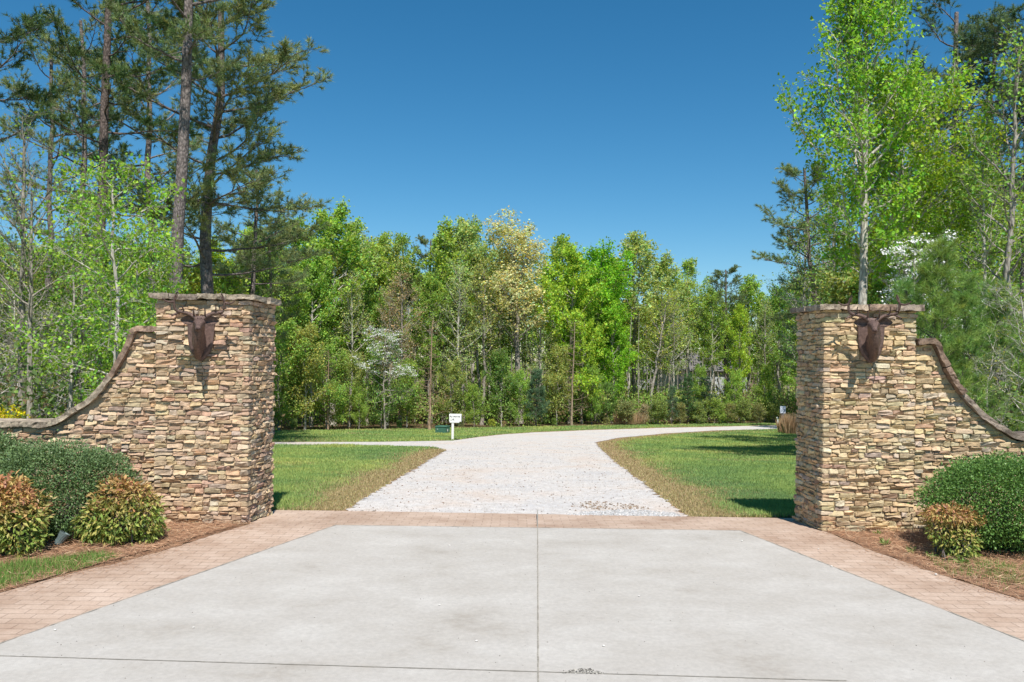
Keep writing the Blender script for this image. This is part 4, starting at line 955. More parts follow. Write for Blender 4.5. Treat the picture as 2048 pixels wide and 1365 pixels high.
# ================================================================== trees
def grow(r, H, r0, cb, cw, prof, up, nl, nsub=6, ntw=4, wander=.012, bow=(0, 0), curv=.12, sublen=.36, twlen=.38, fork=0, tap=.85, lean_end=None, limb_r=.016, az0=None, azspread=None, flat=1.):
    """trunk, limbs, side branches and twigs -> Tubes, twig ends"""
    tb = Tubes(); n = 16; t = np.linspace(0, 1, n)
    off = np.cumsum(r.normal(size=(n, 2)) * wander * H / 4, axis=0); off -= off[0]
    b = np.array(bow)[None] * (t ** 1.5)[:, None]
    if lean_end is not None: b = b + lean_end(t)
    P = np.c_[off + b, t * H]; Rr = r0 * (1 - t * tap) ** .9 + .012; Rr[0] *= 1.35; Rr[1] *= 1.05
    P = np.vstack([P[0] - [0, 0, .4], P]); Rr = np.r_[Rr[0] * 1.15, Rr]; tb.add(P, Rr, 9)
    tt = np.r_[-.02, t]; tw = []
    def trunk(u): return np.array([np.interp(u, tt, P[:, i]) for i in range(3)]), float(np.interp(u, tt, Rr))
    for i in range(nl):
        q = (i + r.uniform(0, 1)) / nl; u = cb + (1 - cb) * q * .985
        base, br = trunk(u); az = i * 2.399 + r.normal() * .4
        if azspread is not None: az = az0 + r.normal() * azspread
        L = cw * prof(q) * (r.uniform(.55, 1.4) if flat > .5 else r.uniform(.65, 1.2))
        if L < .15: L = .15
        el = up(q) + r.normal() * .14
        k = 7; pts = [base]; d = np.array([math.cos(az) * math.cos(el), math.sin(az) * math.cos(el), math.sin(el)])
        for j in range(1, k):
            d = nrm(d + np.array([0, 0, curv * (1 if j > 1 else .3)]) + r.normal(size=3) * .13); pts.append(pts[-1] + d * L / (k - 1))
        pts = np.array(pts); lr = min(br * .55, limb_r * L ** .8 + .008); tb.add(pts, np.linspace(lr, .006, k), 5)
        m = max(3, int(round(nsub * (.45 + .55 * L / max(cw, .1)))))
        for s in range(m):
            v = .22 + .78 * (s + r.uniform(.2, 1)) / m; kk = v * (k - 1); a0 = min(int(kk), k - 2); f = kk - a0
            p0 = pts[a0] * (1 - f) + pts[a0 + 1] * f; dd = nrm(pts[a0 + 1] - pts[a0]); sd = nrm(np.cross(dd, [0, 0, 1.])) * (1 if s % 2 else -1)
            d2 = nrm(dd * r.uniform(.4, 1) + sd * r.uniform(.3, 1.0) + np.array([0, 0, r.normal() * .35 * flat + .1]))
            L2 = max(.25, L * sublen * (1.25 - v * .65) * r.uniform(.7, 1.25)); mid = p0 + d2 * L2 * .5 + r.normal(size=3) * .05 * L2; e = p0 + d2 * L2 + np.array([0, 0, curv * L2 * .5])
            tb.add(np.array([p0, mid, e]), [max(.005, lr * .4), .0055, .003], 3)
            for g in range(ntw):
                w_ = r.uniform(.25, 1.0); b0 = p0 * (1 - w_) + e * w_; d3 = nrm(d2 + r.normal(size=3) * .75 * np.array([1, 1, .4 + .6 * flat]) + np.array([0, 0, .45 * (1 - flat)])); e3 = b0 + d3 * twlen * r.uniform(.6, 1.3)
                tb.add(np.array([b0, e3]), [.004, .002], 3); tw.append((b0, e3))
    return tb, np.array(tw)
def leafy(tw, r, per, L, W, spread=.10, droop=.25, mask=None, upw=.7, cvar=.22):
    if mask is not None: tw = tw[mask]
    A = np.repeat(tw[:, 0], per, 0); B = np.repeat(tw[:, 1], per, 0); n = len(A); q = r.random((n, 1)) ** .7
    C = A * (1 - q) + B * q + r.normal(size=(n, 3)) * spread; D = nrm(nrm(B - A) * .5 + r.normal(size=(n, 3)) * .7 + [0, 0, -droop]); Nn = nrm(r.normal(size=(n, 3)) * .6 + [0, -.15, upw])
    sz = r.uniform(.65, 1.35, n); V, Q = leaf_arrays(C, D, Nn, L * sz, W * sz, .3)
    hue = r.normal(size=(n, 1)) * .10; br = np.clip(1 + r.normal(size=(n, 1)) * cvar, .5, 1.7)
    # whole twigs differ a little in age of leaf
    tb_ = np.repeat(1 + r.normal(size=(len(tw), 1)) * .16, per, 0)
    c = np.concatenate([1 + hue * 1.6, np.ones((n, 1)), 1 - hue], 1) * br * np.clip(tb_, .6, 1.5)
    return V, Q, np.repeat(np.clip(c, .2, 2.2), 4, 0)
def tufts(tw, r, n, L, W, cone=.75, extra=1, cvar=.2, tips=None):
    """needle bunches at twig ends"""
    P = [tw[:, 1]]; D = [nrm(tw[:, 1] - tw[:, 0])]
    for k in range(extra):
        q = r.uniform(.2, .9, (len(tw), 1)); P.append(tw[:, 0] * (1 - q) + tw[:, 1] * q); D.append(D[0])
    P = np.concatenate(P); D = np.concatenate(D); T = len(P); P = np.repeat(P, n, 0); D = np.repeat(D, n, 0); m = len(P)
    P = P + D * r.uniform(-.08, .03, (m, 1)); d = nrm(D + r.normal(size=(m, 3)) * cone + [0, 0, .12]); S = nrm(np.cross(d, rvec(m, r))); ln = L * r.uniform(.65, 1.15, (m, 1))
    V = np.stack([P - S * W / 2, P + S * W / 2, P + d * ln], 1).reshape(-1, 3)
    c = np.repeat(1 + r.normal(size=(T, 1)) * cvar, n, 0) * (1 + r.normal(size=(m, 1)) * .15); hue = np.repeat(r.normal(size=(T, 1)) * .12, n, 0)
    c = np.concatenate([c * (1 + hue), c, c * (1 - hue * .5)], 1)
    return V, np.arange(m * 3).reshape(-1, 3), np.repeat(np.clip(c, .3, 2), 3, 0)
egg = lambda q: .35 + 1.0 * math.sin(math.pi * min(1, q * .85 + .12)) ** .8 * (1 - .3 * q)
dome = lambda q: (1 - q ** 2.2) ** .5 * .9 + .12
cone_ = lambda q: (1 - q) ** .85 + .06
pinep = lambda q: (.55 + .6 * math.sin(math.pi * min(1, q * .9 + .08))) * (1 - .45 * q)
PRO = {}
class Proto: pass
def proto(key, H, trunk, crown, extra=None):
    p = Proto(); z = np.empty(len(crown.vertices) * 3, np.float32); crown.vertices.foreach_get('co', z); p.H = float(np.quantile(z[2::3], .997)) if key[:4] != 'dead' else H
    p.t = trunk; p.c = crown; p.x = extra; PRO[key] = p
def deciduous(key, seed, H, r0, cb, cw, prof, up, nl, nsub, ntw, per, L, W, bk='bark', frac=1, spread=.12, matname='leaf', **kw):
    r = np.random.default_rng(seed); tb, tw = grow(r, H, r0, cb, cw, prof, up, nl, nsub, ntw, **kw)
    mk = r.random(len(tw)) < frac
    V, Q, C = leafy(tw, r, per, L, W, spread, mask=mk); proto(key, H, tb.mesh('trunk', M[bk]), mesh_np('crown', V, quads=Q, mat=M[matname], col=C))
def pine(key, seed, H, r0, cb, cw, nl, nsub, ntw, per, L=.17, W=.017, prof=pinep, up=lambda q: .05 + .5 * q, **kw):
    r = np.random.default_rng(seed); tb, tw = grow(r, H, r0, cb, cw, prof, up, nl, nsub, ntw, curv=kw.pop('curv', .1), twlen=kw.pop('twlen', .3), sublen=kw.pop('sublen', .38), tap=kw.pop('tap', .72), flat=kw.pop('flat', .3), **kw)
    V, T, C = tufts(tw, r, per, L, W); proto(key, H, tb.mesh('trunk', M['pine_bark']), mesh_np('crown', V, tris=T, mat=M['needle'], col=C))
U1 = lambda q: .55 + .5 * q
U2 = lambda q: .25 + .7 * q
deciduous('tall_a', 101, 14, .16, .34, 2.0, egg, U1, 34, 7, 5, 9, 0.181, 0.129, 'pale_bark')
deciduous('tall_b', 102, 14, .17, .28, 2.5, egg, U1, 34, 7, 5, 9, 0.181, 0.129, 'bark', wander=.018)
deciduous('tall_c', 103, 14, .13, .42, 1.6, egg, U1, 30, 6, 5, 8, 0.163, 0.112, 'pale_bark', wander=.02)
deciduous('round_a', 104, 12, .19, .25, 3.0, dome, U2, 34, 8, 5, 11, 0.181, 0.138, 'bark')
deciduous('round_b', 105, 12, .17, .20, 2.7, egg, U2, 36, 8, 5, 11, 0.172, 0.129, 'bark', wander=.02)
deciduous('airy_a', 106, 13, .13, .34, 2.1, egg, U1, 30, 7, 5, 3, 0.129, 0.086, 'pale_bark', wander=.02)
deciduous('airy_b', 107, 13, .12, .40, 1.7, egg, U1, 26, 6, 5, 3, 0.129, 0.086, 'bark', wander=.022)
deciduous('cream', 108, 15, .24, .42, 3.6, lambda q: 1.05 - .4 * q, lambda q: .68 + .35 * q, 42, 9, 6, 6, .18, .12, 'bark', spread=.14)
deciduous('under_a', 109, 6.5, .07, .10, 1.9, egg, lambda q: .2 + .5 * q, 30, 7, 5, 10, 0.146, 0.103, 'bark', wander=.03, spread=.12)
deciduous('under_b', 110, 6.5, .07, .16, 1.5, egg, lambda q: .3 + .5 * q, 28, 7, 5, 10, 0.146, 0.103, 'pale_bark', wander=.03, spread=.12)
deciduous('under_c', 111, 6.0, .06, .06, 2.2, dome, lambda q: .1 + .5 * q, 30, 7, 5, 9, 0.138, 0.095, 'bark', wander=.03)
deciduous('twiggy', 112, 7.0, .05, .15, 1.8, egg, lambda q: .3 + .4 * q, 24, 7, 6, 1, .11, .08, 'pale_bark', wander=.03, frac=.5)
deciduous('shrub_a', 113, 2.2, .03, .02, 1.4, dome, lambda q: .5 + .5 * q, 26, 6, 5, 8, .12, .08, 'bark', wander=.04, twlen=.3, spread=.08)
deciduous('shrub_b', 114, 2.4, .03, .04, 1.0, egg, lambda q: .6 + .5 * q, 22, 6, 5, 7, .13, .06, 'bark', wander=.04, twlen=.3, spread=.08)
pine('pine_a', 121, 18, .19, .50, 3.0, 24, 12, 6, 18)
pine('pine_b', 122, 18, .18, .42, 3.4, 25, 12, 6, 18, wander=.015)
pine('pine_c', 123, 14, .15, .45, 2.3, 28, 10, 6, 18)
pine('young_pine', 124, 5.0, .05, .05, 1.25, 44, 5, 3, 26, L=.26, W=.011, prof=cone_, up=lambda q: .35 + .5 * q, twlen=.25)
pine('small_conifer', 125, 4.0, .05, .04, 1.15, 54, 6, 4, 14, L=.12, W=.016, prof=cone_, up=lambda q: .1 + .3 * q, twlen=.16, curv=.02)
pine('young_pine_tall', 126, 7.5, .07, .12, 1.5, 52, 6, 3, 24, L=.30, W=.010, prof=lambda q: (1 - q) ** .6 + .1, up=lambda q: .3 + .55 * q, twlen=.28)
def dead(key, seed, H):
    r = np.random.default_rng(seed); tb, tw = grow(r, H, .08, .12, 1.1, lambda q: 1 - .75 * q, lambda q: .05, 40, 4, 2, curv=-.01, limb_r=.009)
    V, T, C = tufts(tw[r.random(len(tw)) < .3], r, 6, .10, .012); proto(key, H, tb.mesh('trunk', M['bark']), mesh_np('crown', V, tris=T, mat=M['needle'], col=C))
dead('dead', 131, 7)
def flowering(key, seed, H, cw):
    r = np.random.default_rng(seed); tb, tw = grow(r, H, .08, .22, cw, dome, lambda q: .12 + .3 * q, 26, 8, 6, curv=.02, wander=.03)
    tw[:, 1, 2] = tw[:, 0, 2] + (tw[:, 1, 2] - tw[:, 0, 2]) * .3
    V, Q, C = leafy(tw, r, 2, .13, .09, .1); cr = mesh_np('crown', V, quads=Q, mat=M['leaf'], col=C)
    tt = tw[(r.random(len(tw)) < .34) & (tw[:, 1, 2] > H * .55)]; A = np.repeat(tt[:, 1], 12, 0) + r.normal(size=(len(tt) * 12, 3)) * np.array([.15, .15, .03]); n = len(A); a = r.uniform(0, 6.28, n)
    V, Q = leaf_arrays(A, np.stack([np.cos(a), np.sin(a), np.zeros(n) + .1], 1), nrm(np.array([0, -.5, 1]) + r.normal(size=(n, 3)) * .25), r.uniform(.10, .16, n), r.uniform(.08, .12, n), .1)
    proto(key, H, tb.mesh('trunk', M['bark']), cr, mesh_np('blossom', V, quads=Q, mat=M['petal'], col=np.repeat(r.uniform(.78, .95, (n, 1)) * np.ones((1, 3)), 4, 0)))
flowering('dogwood', 132, 6.0, 2.3)

def put(key, px, Y, top_py, name, label, cat, colour, wide=1.0, rz=None, group=None, bark_col=(1, 1, 1), lean=(0, 0), X=None, seed=[0]):
    seed[0] += 1; r = np.random.default_rng(1000 + seed[0]); p = PRO[key]
    x = at(px, Y) if X is None else X; z0 = float(gz(Y)); s = (zat(px, top_py, Y) - z0) / p.H if top_py > -9000 else -top_py / 10000
    t = empty(name, (x, Y, z0), r.uniform(0, 6.28) if rz is None else rz); t.scale = (s * wide, s * wide, s)
    t.rotation_euler = (lean[0], lean[1], t.rotation_euler[2]); tag(t, label, cat, group)
    a = link('trunk', p.t, t); a.color = (*bark_col, 1); b = link('crown', p.c, t); k = r.uniform(.92, 1.08); b.color = (colour[0] * k, colour[1], colour[2] / k, 1)
    if p.x: c = link('blossom', p.x, t); c.color = (1, 1, 1, 1)
    return t
# leaf colours (albedo)
FRESH = (.385, .55, .105); LIME = (.45, .60, .07); MID = (.315, .47, .095); DEEP = (.22, .35, .085); YEL = (.49, .53, .09); PALE = (.47, .57, .20); OLIVE = (.395, .45, .13); CREAM = (.70, .69, .38); TAN = (.48, .39, .24); VIVID = (.29, .56, .05)
PINE = (.20, .26, .10); PINEB = (.27, .32, .13); BLUEG = (.15, .24, .13)
def eY(px):
    Y = 48.
    for _ in range(40): Y = .6 * Y + .4 * edge_y(at(px, Y))
    return Y
T = 'broadleaf_tree'; BL = 'broadleaf tree'
# --- trees that make the skyline beyond the lawn
SKY = [
 ('tall_b', 585, 7, 438, FRESH, 1.0, 'fresh green tree beside the low bough of the big pines, first on the skyline'),
 ('tall_a', 668, 6, 408, FRESH, 1.0, 'tallest fresh green tree of the skyline between the big pines and the mailbox'),
 ('tall_c', 715, 8, 446, PALE, .95, 'slim pale green tree against the tallest fresh green one'),
 ('round_b', 750, 9, 474, OLIVE, .95, 'round olive topped tree after the tallest fresh green one'),
 ('tall_c', 776, 7, 466, FRESH, .7, 'narrow spire of fresh green, first of two above the white blossom'),
 ('tall_c', 801, 8, 470, MID, .75, 'narrow spire of mid green, second of two above the white blossom'),
 ('pine_c', 852, 8, 472, PINE, .9, 'dark pine top peeping over the leafy skyline above the mailbox'),
 ('tall_a', 890, 6, 446, FRESH, .9, 'fresh green tree just after the dark pine top'),
 ('tall_b', 926, 5, 436, PALE, .85, 'pale green tree with bare upper twigs before the cream crowned tree'),
 ('tall_c', 955, 7, 446, MID, .8, 'mid green tree touching the cream crowned tree'),
 ('cream', 1040, 4, 428, CREAM, 1.1, 'big tree with a cream coloured domed crown and grey forked trunk'),
 ('tall_b', 1124, 8, 474, FRESH, .9, 'fresh green tree tucked behind the cream crowned tree'),
 ('round_a', 1142, 3, 497, LIME, .78, 'lime green tree in front with layered boughs, after the cream crowned tree'),
 ('round_b', 1198, 4, 492, VIVID, .95, 'most vividly green round tree in the middle of the wood'),
 ('tall_b', 1270, 7, 468, PALE, 1.05, 'pale feathery tree rising after the most vivid green one'),
 ('tall_a', 1325, 8, 510, PALE, 1.0, 'pale feathery tree with thin white trunk after the taller feathery one'),
 ('tall_c', 1382, 8, 518, FRESH, .9, 'pointed fresh green tree before the dark skyline pine'),
 ('pine_c', 1453, 5, 533, PINE, .95, 'dark rounded pine on the skyline before the shaded pillar'),
 ('tall_b', 1500, 6, 553, FRESH, .9, 'bright green tree between the dark skyline pine and shaded pillar'),
 ('round_b', 1560, 5, 570, MID, .8, 'mid green tree low behind the shaded pillar edge')]
for key, px, dy, top, c, wd, lab in SKY:
    pn = key.startswith('pine'); put(key, px, eY(px) + dy, top, 'pine_tree' if pn else T, lab, 'pine tree' if pn else BL, c, wd * 1.15, group='trees on the skyline of the wood')
# --- second layer: crowns below the skyline
MIDL = [
 ('tall_a', 625, 5, 500, FRESH, .9, 'fresh green tree under the low bough of the pines'), ('round_b', 560, 4, 520, MID, .9, 'mid green tree right behind the pillar with sunlit side'),
 ('airy_a', 700, 4, 540, PALE, 1, 'thin leaved tree with pale trunk under the tallest fresh green one'), ('round_a', 735, 5, 560, MID, .8, 'mid green tree under the round olive one'),
 ('airy_b', 800, 3, 545, TAN, 1.2, 'pinkish tan budding tree above the white blossom'), ('airy_a', 775, 3.5, 575, TAN, 1.1, 'second pinkish tan budding tree, lower, above the white blossom'),
 ('tall_b', 860, 4, 545, MID, .9, 'mid green tree under the dark pine top'), ('airy_a', 920, 3, 520, PALE, 1.1, 'thin leaved tree with tall pale stem behind the mailbox'),
 ('airy_b', 965, 3, 520, OLIVE, 1.1, 'thin olive tree with crooked pale stem before the cream crowned tree'), ('tall_b', 1000, 6, 560, MID, .9, 'mid green tree inside the shade of the cream crowned tree'),
 ('airy_a', 1085, 4, 560, PALE, 1, 'thin pale tree under the edge of the cream crown'), ('round_a', 1165, 2, 600, LIME, .62, 'low lime green tree under the layered lime one'),
 ('round_b', 1225, 2.5, 580, VIVID, .7, 'low vivid green tree below the most vivid one'), ('airy_b', 1305, 3, 570, YEL, 1.3, 'yellow green tree with dark leaning trunk at the wood edge'),
 ('airy_a', 1345, 4, 580, PALE, 1.1, 'thin tree with chalk white trunk after the leaning yellow green tree'), ('tall_c', 1420, 4, 590, MID, 1, 'mid green slim tree beside the dark skyline pine'),
 ('tall_b', 1480, 3, 610, LIME, .8, 'light lime tree leaning over the shrubs near the shaded pillar'), ('airy_b', 1530, 4, 600, OLIVE, 1, 'thin olive tree low beside the shaded pillar')]
for key, px, dy, top, c, wd, lab in MIDL:
    t = put(key, px, eY(px) + dy, top, T, lab, BL, c, wd, group='trees of the second layer')
    if 'leaning trunk' in lab: t.rotation_euler = (0, R(9), .5)
# --- low trees at the wood edge
LOW = [
 ('under_a', 560, 1.2, 640, MID, .95, 'bushy mid green tree at the wood edge behind the sunlit pillar'), ('under_b', 612, .8, 650, OLIVE, .9, 'bushy olive tree standing at the grass edge, second from the pillar'),
 ('under_c', 655, 1.0, 680, MID, .9, 'spreading green tree at the grass edge below the tallest fresh green one'), ('under_a', 700, 1.5, 700, OLIVE, .8, 'olive green leafy tree before the white blossom'),
 ('under_c', 765, .8, 745, DEEP, .9, 'dark green low tree under the white blossom'), ('under_b', 815, 1.2, 720, MID, .8, 'green leafy tree between the white blossom and the bare brown conifer'),
 ('under_a', 905, 1.6, 720, OLIVE, .8, 'olive leafy tree directly behind the mailbox'), ('under_c', 950, 1.0, 765, MID, .8, 'low green tree just after the mailbox'),
 ('under_b', 1005, 1.4, 700, DEEP, .9, 'dark green tree under the cream crowned tree'), ('under_a', 1040, 1.0, 740, FRESH, .75, 'fresh green small tree under the cream crowned tree'),
 ('under_b', 1115, 1.0, 690, OLIVE, .8, 'olive small tree beside the round bluish pine'), ('under_a', 1185, 1.2, 730, MID, .75, 'green small tree under the low lime one'),
 ('under_c', 1215, 1.5, 760, DEEP, .8, 'dark low tree in the shade of the vivid green one'), ('under_b', 1400, 1.5, 730, MID, .7, 'green sapling behind the roadside shrubs'),
 ('under_a', 1470, 1.0, 740, FRESH, .7, 'fresh green sapling beyond the far road bend'), ('under_b', 1530, 1.4, 730, MID, .7, 'mid green sapling by the stone pier')]
for key, px, dy, top, c, wd, lab in LOW: put(key, px, eY(px) + dy, top, 'small_tree', lab, 'small tree', c, wd, group='low trees at the wood edge')
put('dogwood', 772, eY(762) - .2, 655, 'flowering_tree', 'white blossoming tree in the middle of the green wood', 'flowering tree', MID, .7)
put('dead', 861, eY(861) - 2.2, 640, 'bare_conifer', 'thin brown conifer almost bare, next to the green utility box', 'bare tree', TAN, .9, bark_col=(1.1, .85, .68))
put('dead', 658, eY(658) + .3, 700, 'bare_conifer', 'thin brown conifer almost bare, at the grass edge below the tallest fresh green tree', 'bare tree', TAN, .8, bark_col=(1.1, .85, .68))
put('dead', 1145, eY(1145) + .2, 640, 'bare_conifer', 'thin brown conifer almost bare, beside the round bluish pine', 'bare tree', TAN, .8, bark_col=(1.0, .85, .7))
put('young_pine', 1073, eY(1073) + .2, 738, 'young_pine', 'round bluish young pine at the wood edge', 'young pine', BLUEG, 1.1)
put('small_conifer', 1378, eY(1378) + .6, 748, 'small_conifer', 'dark green cone shaped conifer among the roadside shrubs', 'conifer', (.12, .22, .07), .9)
put('young_pine', 1345, eY(1345) + .3, 772, 'young_pine', 'young pine just before the dark cone shaped conifer', 'young pine', BLUEG, .9)
put('small_conifer', 1412, eY(1412) + 1, 755, 'small_conifer', 'blackish green conifer just after the cone shaped one', 'conifer', (.08, .14, .08), 1.1)
put('under_c', 720, eY(720) + .2, 768, 'small_tree', 'rounded dark green bushy tree below the white blossom at the grass edge', 'small tree', MID, .7)
# roadside shrubs
SHM = (.27, .36, .11); SHO = (.31, .34, .14)
SH = [(1255, 800, SHO, 'a', 'olive roadside shrub below the leaning yellow green tree'), (1290, 808, TAN, 'b', 'brownish twiggy shrub below the leaning yellow green tree'), (1318, 800, SHM, 'a', 'green shrub before the young pine on the road bend'), (1362, 806, SHO, 'b', 'olive shrub at the foot of the cone shaped conifer'),
      (1395, 800, SHM, 'a', 'green shrub after the cone shaped conifer'), (1430, 795, (.30, .44, .10), 'a', 'brightest green shrub on the far road edge'), (1458, 806, SHO, 'b', 'olive shrub after the brightest green one'), (1490, 798, SHM, 'a', 'mid green shrub before the stone pier'),
      (1518, 806, SHO, 'b', 'olive shrub behind the stone pier'), (1550, 800, SHM, 'a', 'green shrub behind the number sign'), (985, 838, YEL, 'a', 'small yellow green shrub after the mailbox at the grass edge'), (1010, 842, TAN, 'b', 'small brownish shrub under the cream crowned tree'),
      (590, 838, SHM, 'a', 'low green shrub at the grass edge by the sunlit pillar'), (800, 840, DEEP, 'a', 'low dark shrub at the grass edge before the bare conifer'), (925, 838, SHO, 'b', 'low olive shrub seen under the mailbox'), (1215, 835, SHO, 'a', 'low olive shrub before the leaning yellow green tree'), (1110, 836, DEEP, 'a', 'low dark shrub after the round bluish pine')]
for px, top, c, k, lab in SH: put('shrub_' + k, px, eY(px) + .2, top, 'shrub', lab, 'shrub', c, .95 + .35 * ((px * 7) % 10) / 10, group='shrubs along the wood edge')
# --- the big pines behind the sunlit pillar
BP = 'tall pines behind the sunlit pillar'
rP = np.random.default_rng(140)
pine('hero_pine', 141, 18, .185, .55, 3.0, 22, 12, 6, 18, wander=.006)
r_ = np.random.default_rng(142)
pine('bent_pine', 143, 13.5, .19, .38, 3.5, 31, 13, 8, 18, wander=.004, lean_end=lambda t: np.stack([-.85 * np.sin(np.pi * np.clip(t * 1.25, 0, 1)) * .55 - .35 * t, 0 * t], 1))
def pine_at(key, px, Y, top, lab, c=PINE, wd=1., rz=None, group=BP, bark_col=(1, 1, 1), lean=(0, 0)): return put(key, px, Y, top, 'pine_tree', lab, 'pine tree', c, wd, rz, group, bark_col, lean)
pine_at('hero_pine', 345, 20, -520, 'straight tall pine with plated grey bark directly behind the sunlit pillar', PINE, 1, 1.0, lean=(0, R(1.0)))
pine_at('pine_a', 193, 24, -260, 'dark trunked tall pine behind the sweep of the wing wall', (.12, .20, .07), 1., 2.0, bark_col=(.75, .7, .68))
pine_at('bent_pine', 462, 26, -60, 'tall pine with a bent trunk and the widest boughs, reaching over the wood', PINEB, 1.18, 0)
pine_at('pine_b', 298, 31, -80, 'pine with a pale lower trunk between the two straightest pines', PINEB, .95, bark_col=(1.5, 1.5, 1.5))
pine_at('pine_b', 168, 29, 10, 'slimmer pine leaning beside the dark trunked one', PINEB, .95, bark_col=(1.1, 1.1, 1.1))
pine_at('pine_c', 505, 34, 330, 'smaller pine with low dark boughs at the drive side of the bent one', PINEB, 1.15)
pine_at('pine_c', 545, 36, 440, 'lowest of the pines, a flat dark crown above the sunlit pillar cap', PINEB, 1.1)
pine_at('pine_b', 90, 33, 60, 'pine with brownish sunlit boughs beyond the two bare grey trunks', PINEB, .95)
pine_at('pine_a', -95, 22, -330, 'pine outside the view whose dark boughs hang into the top corner', (.12, .19, .07), 1.1)
# --- leafy trees left of the sunlit pillar
deciduous('sapling', 144, 6.4, .05, .10, 1.25, egg, lambda q: .12 + .45 * q, 24, 7, 5, 7, .085, .066, 'pale_bark', wander=.02, curv=.02, spread=.09)
deciduous('budding', 145, 8.5, .10, .45, 1.4, egg, U1, 22, 6, 4, 1, .10, .07, 'bark', wander=.01, frac=.8)
put('sapling', 225, 15.5, 322, 'leafy_sapling', 'sapling with the brightest layered leaves above the wing wall', 'sapling', (.34, .53, .07), .95)
put('sapling', 268, 17, 430, 'leafy_sapling', 'lower bright leafed sapling touching the sunlit pillar', 'sapling', (.34, .52, .09), .8)
put('sapling', 140, 17.5, 470, 'leafy_sapling', 'bright leafed sapling beside the two bare grey trunks', 'sapling', (.28, .46, .07), 1.0)
put('budding', 44, 17, 215, 'budding_tree', 'budding tree with grey trunk, the straighter of the close pair', 'broadleaf tree', MID, 1.0, bark_col=(.9, .9, .88), group='close pair of grey trunks')
put('budding', 60, 16.5, 330, 'budding_tree', 'budding tree with lichen pale trunk, the shorter of the close pair', 'broadleaf tree', MID, .9, bark_col=(1.1, 1.1, 1.05), group='close pair of grey trunks')
put('airy_b', 163, 19, 380, T, 'grey trunk leafing tree just above the low bend of the wing wall', BL, FRESH, .8, bark_col=(1, 1, 1))
t = put('budding', 112, 18, 560, 'budding_tree', 'crooked leaning bare trunk above the low bend of the wing wall', 'broadleaf tree', OLIVE, .8); t.rotation_euler = (0, R(14), 1)
TW = [(-20, 17, 600, 'twiggy grey thicket tree at the view edge above the low wall'), (25, 19, 560, 'twiggy thicket tree right behind the close pair of trunks'), (85, 20, 600, 'twiggy thicket tree between the close pair and the crooked trunk'), (130, 22, 560, 'twiggy thicket tree farther behind the crooked trunk')]
for px, Y, top, lab in TW: put('twiggy', px, Y, top, 'thicket_tree', lab, 'thicket tree', OLIVE, 1.2, group='twiggy thicket behind the low wall')
put('shrub_a', -4, 12.5, 815, 'yellow_shrub', 'yellow flowering shrub peeping over the low wall', 'shrub', (.75, .62, .02), .9)
LW = [('under_a', 20, 26, 560, OLIVE, 'olive tree behind the twiggy thicket at the view edge'), ('under_c', 95, 28, 590, MID, 'mid green tree behind the twiggy thicket'), ('under_b', 165, 27, 600, FRESH, 'fresh green low tree behind the grey trunk'), ('under_a', 250, 25, 560, FRESH, 'fresh green low tree behind the brightest sapling'),
      ('under_c', 320, 27, 580, LIME, 'lime low tree glimpsed between sapling and sunlit pillar'), ('under_b', 385, 30, 540, YEL, 'yellow green low tree above the sunlit pillar cap'), ('under_a', 440, 33, 530, FRESH, 'fresh green low tree behind the bent pine trunk'), ('under_b', 490, 36, 560, MID, 'mid green low tree above the far corner of the sunlit pillar cap'),
      ('tall_b', -10, 36, 470, FRESH, 'taller fresh green tree behind the thicket at the view edge'), ('tall_a', 60, 40, 480, PALE, 'pale green tree far behind the close pair of trunks'), ('round_b', 130, 38, 495, OLIVE, 'olive round tree far behind the crooked trunk'), ('tall_b', 200, 42, 480, FRESH, 'fresh green tree far behind the dark trunked pine'),
      ('round_a', 280, 40, 500, FRESH, 'fresh green round tree behind the pale trunked pine'), ('tall_a', 350, 44, 470, MID, 'mid green tree behind the straightest pine'), ('tall_b', 420, 42, 480, LIME, 'lime tree glowing between the pine trunks'), ('tall_a', 500, 42, 450, FRESH, 'fresh green tree seen under the boughs of the bent pine')]
for key, px, Y, top, c, lab in LW: put(key, px, Y, top, T, lab, BL, c, 1.0, group='leafy trees behind the wing wall')
# --- right side
RS = 'trees behind the shaded pillar'
deciduous('gum', 151, 13, .16, .38, 2.1, egg, lambda q: .55 + .45 * q, 44, 9, 7, 10, .105, .088, 'pale_bark', wander=.006, spread=.10, frac=.62, sublen=.40)
deciduous('gum_low', 152, 10, .10, .42, 1.9, egg, lambda q: .4 + .5 * q, 36, 8, 7, 10, .10, .085, 'pale_bark', wander=.012, spread=.10, frac=.62)
put('gum', 1727, 20.5, -75, T, 'tall bright green tree with pale trunk rising behind the shaded pillar', BL, (.31, .53, .06), .88, .4, RS, (.95, .95, .95))
put('gum_low', 1797, 22, 120, T, 'bright tree with a forked pale trunk beside the tall one', BL, (.36, .53, .06), 1.0, 1.4, RS, (1.05, 1.05, 1.05))
put('gum_low', 1890, 24, 300, T, 'bright green tree between the forked trunk and the dark right hand pines'.replace('right hand ', 'tall '), BL, (.32, .48, .07), 1.05, 2.2, RS)
put('airy_a', 1955, 21, 250, T, 'thin pale trunked tree in front of the dark tall pines', BL, (.32, .48, .09), .9, None, RS, (1.1, 1.1, 1.1))
put('airy_b', 2032, 19, 60, T, 'half bare grey tree at the view edge over the young long needled pines', BL, (.29, .46, .09), 1.0, None, RS, (1, 1, 1))
pine_at('pine_b', 1895, 31, -15, 'dark pine showing over the bright trees, nearest to the tall one', (.15, .21, .095), 1.15, group=RS)
pine_at('pine_b', 1965, 30, 55, 'dark pine with the widest boughs at the view edge', (.15, .21, .095), 1.25, group=RS)
pine_at('pine_a', 2035, 28, 20, 'dark pine cut by the view edge', (.15, .21, .095), 1.25, group=RS)
